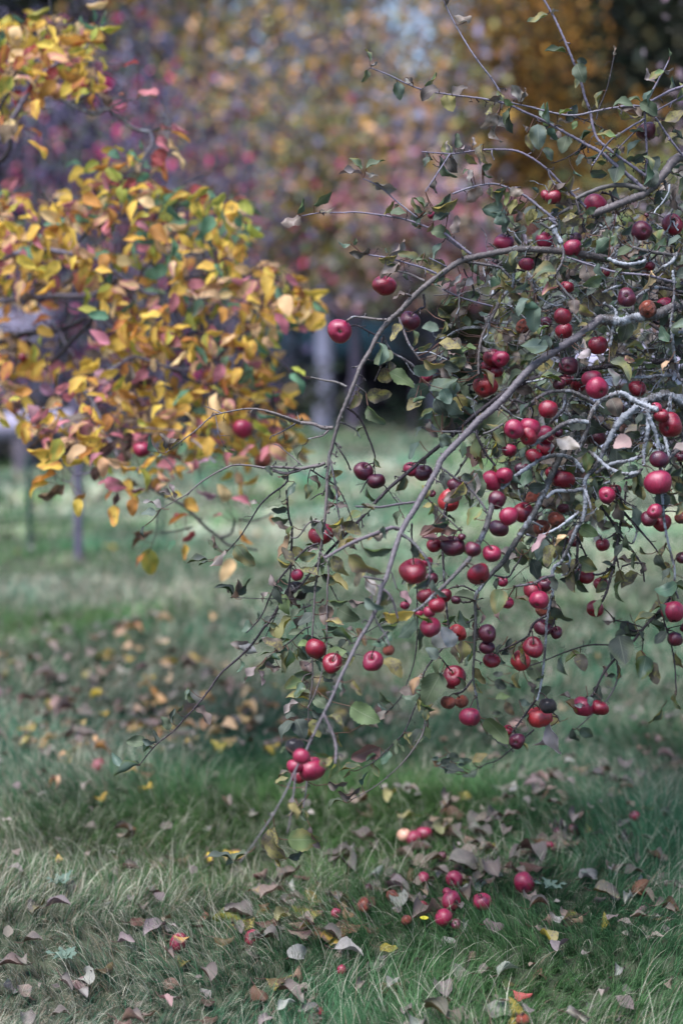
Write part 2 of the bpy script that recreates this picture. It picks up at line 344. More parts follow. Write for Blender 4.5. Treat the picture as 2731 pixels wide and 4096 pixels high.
# ------------------------------------------------------------------ the apple tree: limbs, branches and twigs
# "path | radius at start, end (picture px) | depth offset start, end (cm) | lichen | tone"
BR_MAIN = """
Z3330,1240 2731,1190 A1460,560 1100,400 800,345 520,325 350,345 200,375 100,410 D1310,625 1180,730 1040,870 950,950 860,1060 790,1200 720,1310 670,1440 600,1600 550,1720 E540,200 500,350 470,500 460,700 450,900 430,1080 405,1250 380,1450 G375,150 362,400 355,600 365,800 345,950 330,1100 345,1190 430,1210 530,1240|22 15 14.5 13 11 9 7 5 3.5 1.6|12 0 0|.35|a
Z3320,1500 Z3000,1230 A1568,690 1400,750 1250,770 1150,790 1020,770|26 19 17|10 -4|.75|l
A1035,765 1000,800 900,880 700,1010 560,1120 B380,340 250,450 120,580 0,710 E1340,540 1250,700 1160,860 1060,1030 1000,1200 940,1400 G900,100 850,280 740,480 650,650 560,830 490,1000 400,1180 320,1350 240,1500 150,1700 40,1900 Z1010,3380 960,3450|17 15 14 13 11.5 10 8 6.5 5 3.2 2|-4 -12 -28 -40 -50|.25|p
A1020,770 900,680 830,620 740,520|7 5|-4 -6|.2|l
G455,1100 510,1220 545,1350 540,1480|6 4|-42 -46|.1|p
G230,1550 215,1700 190,1900 Z1150,3330|4 2.5|-44 -48|.1|p
Z2700,1440 2250,1490 2040,1560 1910,1650 E1460,270 1370,345 1200,480 1060,600 920,720 820,830 720,940 560,1100 430,1240 330,1360 250,1460 G150,150 50,300 0,380 H960,1330 880,1440 800,1520 700,1610 640,1700 570,1790 500,1870 430,1950 330,2030 230,2150|12 10 9 8 7 6 5 4.5 3.5 2|15 9 8 8|.15|k
E520,215 440,215 360,185 220,165 100,120 0,85 H1176,130 1080,95 960,60 860,52 700,80 650,100 560,180 480,240 420,285 390,310|7.5 5.5 4 3 2|0 2|.3|a
H720,78 665,55 610,35|2 1.2|2 2|0|v
H680,95 690,150 700,200 730,270|1.8 1.2|2 3|0|v
E240,175 180,215 100,260 40,285 30,310|3.5 2|2 4|.2|a
E490,235 460,265 440,280 380,295 330,305|4 2|0 1|.5|a
E460,495 400,515 280,535 160,575 60,555 0,530 H1176,405 1100,432 1040,420 940,395 800,382 700,420 600,480 520,550 450,590 360,640|7.5 5 3.5 1.8|0 3|.15|a
H1105,435 1090,490 1000,560 940,620 880,720 820,810 740,900|4.5 3 2|0 4|.1|k
H1095,530 1110,680 1130,760 1125,900 1120,1010 1110,1090 1095,1180|4.5 3.5|2 4|.2|k
E280,515 200,440 150,400 100,360 60,345|3 2|1 3|.1|a
E410,1125 340,1150 280,1200 180,1310 90,1430 20,1560 H992,1170 960,1250 920,1310 860,1370|4.5 3.5 2|1 4|.1|k
H1180,1175 1110,1170 960,1168 860,1165 780,1160|2.2 1.4|3 5|0|k
H1110,1090 1080,1150 1030,1270 970,1400|2.8 1.8|4 7|.1|k
E490,430 520,560 550,700 560,850 590,1000 610,1130|4.5 3.5 2.5|-2 -3|.5|l
E345,545 430,600 540,670 610,780 650,880 675,950|3.5 2.2|2 5|.1|k
E345,545 330,600 325,650|2.5 1.6|2 3|0|k
E570,170 640,200 700,235 720,270 740,300|3.5 1.6|1 3|.6|l
E630,60 690,100 740,160 790,270 830,380 850,450 845,500|5 3|3 6|.1|k
E540,340 600,430 640,500 660,550|3.5 3|1 2|.3|k
E800,620 780,645 735,730|2.5 2|6 6|0|k
E920,665 960,710 1000,770 1030,810 1045,860|2.4 1.6|6 7|0|k
E480,800 520,810 550,840 575,880|3 2|0 -2|.3|a
E445,965 400,950 360,950 310,990 280,1040 240,1080 190,1080|3.4 2.4|0 3|.4|a
E450,1040 480,1060 520,1090 540,1120 550,1160|3.2 2|-3 -2|.2|a
E420,1190 480,1270 490,1350 G480,100 480,200 475,400 475,520 440,750 380,930 320,1050|4 3 1.8|-2 -4|.3|a
E410,1270 460,1380 540,1530 G560,200|3.2 1.8|2 5|.1|k
E440,730 400,745 350,780|3 2|1 1|.2|k
E1065,1015 1000,1000 960,1005 870,1040 770,1080 600,1160 460,1240|7.5 6|-22 -30|.2|p
E1165,800 1040,815 880,840 700,835|5 3.6|-16 -22|.1|p
E930,1415 760,1385|4.5 3.5|-30 -34|0|p
E1060,1050 1150,1120 1230,1210 1280,1310 1260,1450|6.5 5|-26 -30|.5|l
E1370,530 1460,600 1568,660 B110,830 200,920 B270,1010 290,1060|4.5 4|-14 -16|.4|l
E1250,760 1340,850 1420,930 1520,1020|3.4 3|-16 -16|.3|a
E1140,970 1140,1080 1160,1150|4 3|-5 -4|.1|k
E980,1350 1020,1480|3 2|-26 -28|0|p
G1290,-60 1190,40 1185,380 1175,560 1150,700 1100,850 1050,960 960,1060 900,1110|3 2.6 1.4|4 9|.1|k
C40,-40 0,270 G1430,480 G1380,570 1290,680 1230,780 1225,900 1160,1050 1080,1230 960,1360 850,1460 740,1520|5 4.2 3 1.6|3 5|.5|k
G1225,920 1245,1050 1235,1200 1190,1310 1080,1460 930,1600 800,1690 670,1760|4 2.6 1.6|4 6|.2|a
G1345,630 1390,680 1440,745|3.6 3|3 4|.1|k
G970,345 915,375 850,410 780,450 700,485 620,510|2.2 1.6|4 4|0|k
G870,80 960,150 1000,230 1030,340|5 4|-30 -30|.1|p
G820,160 850,330 900,420 940,480 965,560|4 2.6|-33 -33|0|p
C330,20 280,200 200,350 130,440 40,530 G1340,130 1210,250 1050,350 960,430 880,510|12 9 6 3.6|-14 -22 -28|.5|l
G350,235 320,250 280,260|4 2.4|0 2|.3|k
G345,405 290,430 240,480 180,530 50,620 0,645|3.2 1.8|1 4|.1|k
G290,225 310,320 330,470|3 2|4 4|.2|k
G350,770 300,790 280,830|2.2 1.4|0 1|0|a
G320,1600 305,1740 290,1820|3 2|-20 -24|0|p
G480,600 540,605 640,615 760,630|2 1.4|-3 -5|0|k
C930,-560 760,-260 650,-20 C600,90 490,260 400,400 320,480 250,570 215,640 215,800 210,1000 205,1150 230,1300 250,1430|14 13 12 10 6 4.5 3|0 -3 -4 0|.55|l
Z3260,1850 B1568,330 1400,310 1290,360 1150,480 1080,600 1000,760 930,850 930,1000 910,1100 C880,170 830,280 770,400 720,450 720,600 690,750 680,900 660,1100 640,1230 620,1300|34 28 22 15 9 8 6.5 5 3.6|22 5 -2 0 0|.95|l
C980,-40 1050,70 1100,140 1180,260 1250,350 1300,430 1315,530|6.5 4.5 3|6 8|.3|k
C1120,-60 1145,20 1190,90 1270,180 1350,270 1425,365|7 5 2.6|8 10|.3|k
C1180,90 1150,200 1130,350 1110,450 1080,560 1065,610 1040,660|5.5 4.5|8 7|.4|k
C1110,420 1070,465 1010,485 980,480|4.6 4|7 7|.5|k
C1130,350 1140,400 1150,440|4.5 3|7 7|.4|k
C1140,205 1100,235 1070,250|4 3|7 6|.5|k
C1225,130 1260,180 1265,210 1240,280 1205,270|4 3.4|8 8|.6|k
C1300,410 1240,410 1170,430|4 3.4|7 7|.6|k
B1320,380 1400,600 C1430,0 1440,120 1470,280 1510,450 1510,560 1535,640|10 7.5 5.5 4|-16 -12|.95|l
Z3280,2080 C1568,530 1510,600 1400,730 1310,830 1250,910 1180,980 1120,1040 1050,1130 1000,1230 960,1290|12 6.5 5.5 4|16 14|.2|k
C1310,830 1220,800 1180,790 1120,780|3.2 2.4|16 18|.2|k
C1310,835 1260,850 1210,840|3 2.2|16 17|.2|k
C490,1100 650,1050 800,990 950,945 1120,940|2.4 3|20 18|.1|k
C1135,1010 1140,1160 1080,1290 960,1410 880,1480|3.4 2.4|14 20|.1|p
C1460,660 1440,770 1480,900 1510,1050 1520,1200 1525,1250|3.4 2.6|14 14|.1|k
C1290,870 1305,920 1300,980|2.4 1.8|16 16|.1|k
C680,750 600,800 560,880 500,920 420,960 370,985|5 3.4|-1 1|.2|k
C520,920 525,960|3 2.6|0 1|.1|k
C715,700 735,760 715,830|3.6 3.2|1 2|.1|k
C610,1300 550,1380 500,1450 460,1510|4.4 3|0 2|.4|k
C700,1370 740,1395 770,1440|3 2|2 3|.1|k
C230,600 150,560 110,560 60,570|4 3|0 2|.6|k
C215,650 160,665 105,655|4 3|0 1|.2|k
C205,1160 140,1240 90,1260|4.6 4|1 2|.3|k
B880,330 870,450 880,540 880,720|16 12|22 25|.6|k
C890,80 800,150 740,190 650,230|7 5|-8 -10|.9|l
C730,490 660,510 600,540 480,560|5.5 4.5|-12 -14|.5|l
C600,1490 450,1620 360,1690 280,1720 180,1780|3.4 2|26 34|0|k
C880,180 880,330 870,450|6 4|4 4|.2|k
C340,490 430,500 470,440 500,400 520,360|4 3|3 5|.2|k
C860,480 900,420 890,520|5 3|2 2|.4|k
I130,310 220,345 340,400 460,430 640,453 770,480 830,510 920,550 1010,600 1120,660 1190,700 1250,750 1320,810 1380,865|2.4 3 4 5 6.5 8|3 0 0|.05|v
I460,-40 480,30 550,160 620,270 680,350 720,410 740,465|2.6 4|2 0|0|v
I900,-40 930,0 990,110 1050,250 1090,350 1115,440 1140,510 1155,580 1180,640 1250,700 1400,810|4 5 6|-1 1|0|v
I740,465 860,490 960,515 1060,530 1160,512 1250,495 1320,485 1395,490|3.5 4.5|0 -1|0|v
I1395,490 1420,465 1500,420 1568,395 1640,360 Z3100,500 3330,900|5 6 8 12|-1 4|.2|v
I1390,485 1395,590 1400,690 1400,830|4.4 4|-2 0|0|v
I1390,485 1440,390 1480,320 1500,280|4.6 2.6|-1 -1|0|v
I1250,260 1220,400 1180,500 1170,550|1.8 3|1 1|0|k
I1060,530 1150,565 1230,610|3 2|1 2|0|k
I370,697 500,705 600,692 700,685 800,692 870,725 940,775 1000,835 1060,890 1120,950|2.6 3.5 4.5 5.5|-1 2|.1|v
I500,705 450,780 385,880|3.2 2|-1 -2|0|v
I690,690 690,710 700,735|2.4 2|-1 -1|.2|v
I950,780 955,810 980,850|3 2.4|0 0|.1|v
I510,890 600,860 700,845 780,870 850,905 920,960 980,1010 A700,120 750,160|3.6 4.5 6|0 1|.1|v
I100,820 180,860 260,930 350,1000|2.6 3.4|1 2|0|v
D280,125 420,100 600,98 720,95 900,118 1040,140 1190,182 1320,240 1430,310 1530,380 A20,215 100,280 190,350|2.4 3.4 4.6 5.5|2 0|.1|v
D800,430 950,455 1100,495 1230,535 1330,575|3.2 4.4|1 0|0|v
D1015,555 1120,580 1240,635|3.6 5|1 0|.1|a
D1275,455 1340,485 1410,525|2.4 3|-2 0|0|v
Z3330,760 Z3000,640 I1568,720 1480,800 1400,880 1280,930 1150,985|26 19 17 14|6 0|.4|a
I1395,870 1300,850 1200,860 1080,910 A820,60 640,140|10 8 6|0 2|.3|a
I1480,830 1510,920 1568,970 1620,1010|6 5|2 4|.3|a
I1440,540 1500,630 1568,720|4 4.6|-2 2|0|v
I1640,390 1568,440 1450,505|4 3.4|2 1|0|v
I1450,540 1500,560 1550,620|2 1.4|2 4|0|k
I1390,545 1300,600 1230,650 1150,760|4.4 3.4|-2 -1|0|v
I1390,560 1330,620 1260,690|3.2 2.4|2 3|0|v
I1110,675 1040,720 970,750|3 2|2 4|0|k
D635,945 690,915 790,925 880,935 940,940|4.4 5|-1 0|.6|a
D665,985 720,985 790,1025 850,1055|3.4 4|1 1|.3|k
D350,1390 430,1410 550,1430 630,1465|3.2 5|1 0|.3|a
D915,1060 950,1140 990,1200 1080,1250 1150,1300 1185,1350 1210,1390|6 5 4.5|2 3|.7|l
D985,1200 960,1260 940,1320|5 3.6|2 2|.6|l
D905,1080 905,1200 900,1300 850,1420|4.6 3.4|4 6|.3|k
D780,1245 830,1260 880,1250|4 3|2 3|.3|k
D1040,920 1070,1010 1120,1130 1200,1250|5 4|-2 -3|.4|a
D1230,740 1240,830 1205,850 1170,880|5 4|2 2|.4|k
D1090,735 1115,745 1140,760|5 4|-1 0|.6|a
D690,1440 740,1480 780,1510|4 2.4|1 1|.2|a
D730,1370 760,1390 780,1420|3 2|2 2|.2|k
A780,280 790,380 730,500|6 6|-4 -5|.7|l
A720,170 740,220 780,280|12 10|-3 -4|.9|l
A640,150 720,190 750,160|6 6|-1 -3|.6|l
A810,370 1000,430 1150,470 1350,490 1568,540 Z3000,1150|4 5 8|-3 -2 10|.3|v
A1080,380 1120,400 1200,420 1310,400 1320,360|8 7|-2 -2|1|l
A1240,310 1400,345 1500,360 1530,345|7 7|-1 0|.5|l
A1530,345 1480,410 1430,440 1380,480|9 7|0 0|.95|l
A1050,670 1130,730 1110,830 1090,950|8 7|-3 -3|.95|l
A1240,720 1250,660 1310,600 1400,570 1568,600 1640,610|6 6|-2 2|.6|l
A1040,600 1110,570 1180,540 1170,490|6 5|-3 -3|.95|l
A150,400 300,420 380,440 450,510|6 5|3 3|.5|l
A410,610 380,650 320,770 260,880 240,1000 240,1130|7 6 4|8 6|.3|a
A10,580 150,640 330,690|3 4|2 6|.1|v
A470,480 460,560 410,610|7 7|10 8|.9|l
B610,235 660,260 720,270 830,270 930,310 990,350|6 7|-6 -4|.5|l
B490,410 560,360 640,300 720,270|6 7|-5 -6|.4|a
B580,620 680,560 780,490 870,460 950,470|11 11|-8 -6|.7|l
B390,900 480,820 580,750 660,700 760,680 850,710 920,790|9 9|-7 -4|.9|l
B1030,330 1010,350 970,420 950,500 920,580 870,680|10 9|-5 -4|.7|l
B1030,330 1150,280 1250,330 1340,370 1400,390|11 12|-8 -12|1|l
B1340,390 1340,500 1310,650 1310,750|10 8|-14 -16|1|l
B960,660 1080,760 1200,800 1290,790|8 8|-4 -12|.9|l
B1000,800 1100,740 1200,720 1300,690|8 8|-2 -6|.8|l
B1050,870 1150,840 1250,820 1300,770|6 7|-4 -12|.9|l
B680,960 720,925 760,910 850,915 920,900|8 9|-4 -2|.95|l
B920,880 950,960 970,1030|9 6|-5 -6|1|l
B0,530 150,530 240,530|5 5|4 4|.6|l
B270,545 330,520 400,480|5 4|2 2|.5|l
B230,520 230,560 290,680 350,750|5 4|1 2|.4|k
B380,355 440,410 450,430|5 4|-3 -3|.5|l
B550,210 650,190 730,160|4.5 4|3 4|.8|l
B1220,180 1350,170 1500,160|8 8|2 4|.8|l
B1210,70 1260,80 1360,85|7 5|0 0|1|l
A1500,460 1510,560 1500,700 1490,820 B1530,150 1560,200|6 7|-2 2|.9|l
A1350,800 1450,870 1568,960 1640,1010|6 7|4 8|.3|a
A1480,890 1530,860 1600,860|7 7|2 4|.95|l
B830,420 810,380 850,300|5 5|-4 -5|.6|l
B800,290 790,380 740,430 720,460|7 6|-3 -2|.6|l
B1490,280 1480,370 1500,460 B1568,560|8 8|0 4|.8|l
B1420,480 1450,580 1480,700|8 7|4 0|.9|l
B1568,620 1500,680 1440,760|9 8|2 0|.6|l
B1130,880 1180,1000 C1200,-120|4 4|3 4|.3|k
A1130,60 1110,0 1090,-60|6 4|4 2|.4|k
A930,210 890,60 870,0|6 5|0 0|.4|k
"""
BTONE = dict(a=(0.13, 0.115, 0.11), l=(0.09, 0.085, 0.085), p=(0.125, 0.108, 0.115), k=(0.040, 0.034, 0.038), v=(0.17, 0.155, 0.19))
def parse_path(t):
    v = None; out = []
    for tok in t.split():
        if tok[0].isalpha(): v = tok[0]; tok = tok[1:]
        x, y = tok.split(','); out.append(vp(v, float(x), float(y)))
    return np.array(out)
BASE_D = 3.12
def lerp_list(vals, t):
    vals = np.asarray(vals, float)
    if len(vals) == 1: return np.full(len(t), vals[0])
    return np.interp(t, np.linspace(0, 1, len(vals)), vals)
class Branches:
    """sampled branches of one tree, for hanging things on"""
    def __init__(s): s.px = []; s.p3 = []; s.Z = []; s.r = []
    def add(s, px, p3, Z, r): s.px.append(px); s.p3.append(p3); s.Z.append(Z); s.r.append(r)
    def done(s): s.PX = np.concatenate(s.px); s.P3 = np.concatenate(s.p3); s.ZZ = np.concatenate(s.Z); s.RR = np.concatenate(s.r)
    def near_px(s, x, y):
        d = np.hypot(s.PX[:, 0] - x, s.PX[:, 1] - y); i = int(d.argmin()); return i, float(d[i])
    def near_3d(s, p):
        d = np.linalg.norm(s.P3 - p, axis=1); i = int(d.argmin()); return i, float(d[i])
def build_branches(text, base_d, store, rng, spur=1.0):
    res = []
    for line in text.strip().splitlines():
        path, rr, dz, lich, tone = line.split('|')
        P = parse_path(path); rr = [float(a) for a in rr.split()]; dz = [float(a) / 100 for a in dz.split()]; lich = float(lich)
        S = catmull(P, 5.0); seg = np.linalg.norm(np.diff(S, axis=0), axis=1); L = np.concatenate([[0], np.cumsum(seg)]); t = L / L[-1]
        Z = base_d + lerp_list(dz, t) + 0.010 * np.sin(t * L[-1] / 90 + rng.uniform(0, 6)) * np.sin(math.pi * t)
        R = lerp_list(rr, t) * (0.84 if lich > 0.6 and max(rr) < 14 else 1.0)
        # slightly crooked growth and swollen nodes
        k = len(S); wob = np.cumsum(rng.normal(0, 1, (k, 2)), 0); wob -= np.linspace(0, 1, k)[:, None] * wob[-1]; S = S + wob * np.clip(R[:, None] * 0.05, 0.12, 0.36)
        nodes = 1 + 0.06 * rng.normal(0, 1, k) * (0.5 + 0.9 * lich)
        for q in np.arange(rng.uniform(8, 30), L[-1], 26): nodes += (0.28 if max(rr) < 9 else 0.09) * np.exp(-((L - q - rng.uniform(-6, 6)) / 3.2) ** 2)
        R3 = np.maximum(R * np.clip(nodes, 0.7, 1.6), 1.0) * Z / F
        P3 = np.array([at(x, y, z) for (x, y), z in zip(S, Z)])
        store.add(S, P3, Z, R3)
        g = Geo(); c = np.empty((k, 4)); c[:, :3] = jit_col(BTONE[tone], rng, 0.10); c[:, 3] = np.clip(lich + 0.15 * np.sin(L / 60 + rng.uniform(0, 6)), 0, 1)
        mr = max(rr); tube(g, P3, R3, 12 if mr > 9 else 8 if mr > 4 else 6, c, 0.05 + 0.26 * lich, rng=rng)
        # buds and short spurs
        q = rng.uniform(10, 30)
        while q < L[-1] - 6:
            i = int(np.searchsorted(L, q)); i = min(i, k - 2)
            d = P3[i + 1] - P3[i]; d /= np.linalg.norm(d); s = np.cross(d, rng.normal(0, 1, 3)); s /= np.linalg.norm(s)
            big = rng.random() < 0.27 * spur
            ln = (rng.uniform(12, 34) if big else rng.uniform(3, 8)) * Z[i] / F
            dirv = s * 0.85 + d * 0.5; r0 = max(min(R3[i] * (0.5 if big else 0.55), 3.2 * Z[i] / F), 1.2 * Z[i] / F)
            a = P3[i] + s * R3[i] * 0.5
            pts = [a, a + dirv * ln * 0.5 + rng.normal(0, .1, 3) * ln, a + dirv * ln + rng.normal(0, .15, 3) * ln]
            cc = (*jit_col(BTONE['k'] if rng.random() < 0.5 else BTONE[tone], rng, .2), lich * 0.8)
            tube(g, catmull(pts, ln / 4), [r0, r0 * 0.9, r0 * 0.9, r0 * 0.75, r0 * 0.9][:len(catmull(pts, ln / 4))] if len(catmull(pts, ln / 4)) == 5 else r0 * 0.85, 5, cc, 0.2, rng=rng)
            if big:
                e = a + dirv * ln
                for _ in range(2):
                    tube(g, [e, e + (dirv + rng.normal(0, .7, 3)) * ln * 0.3], r0 * 0.8, 5, (*BTONE['k'], .3), 0.25, rng=rng)
            q += rng.uniform(14, 40) if R[i] < 9 else rng.uniform(35, 110)
        res.append((L[-1] * (np.mean(rr) + 1.0), g, P3[0], max(rr)))
    return res
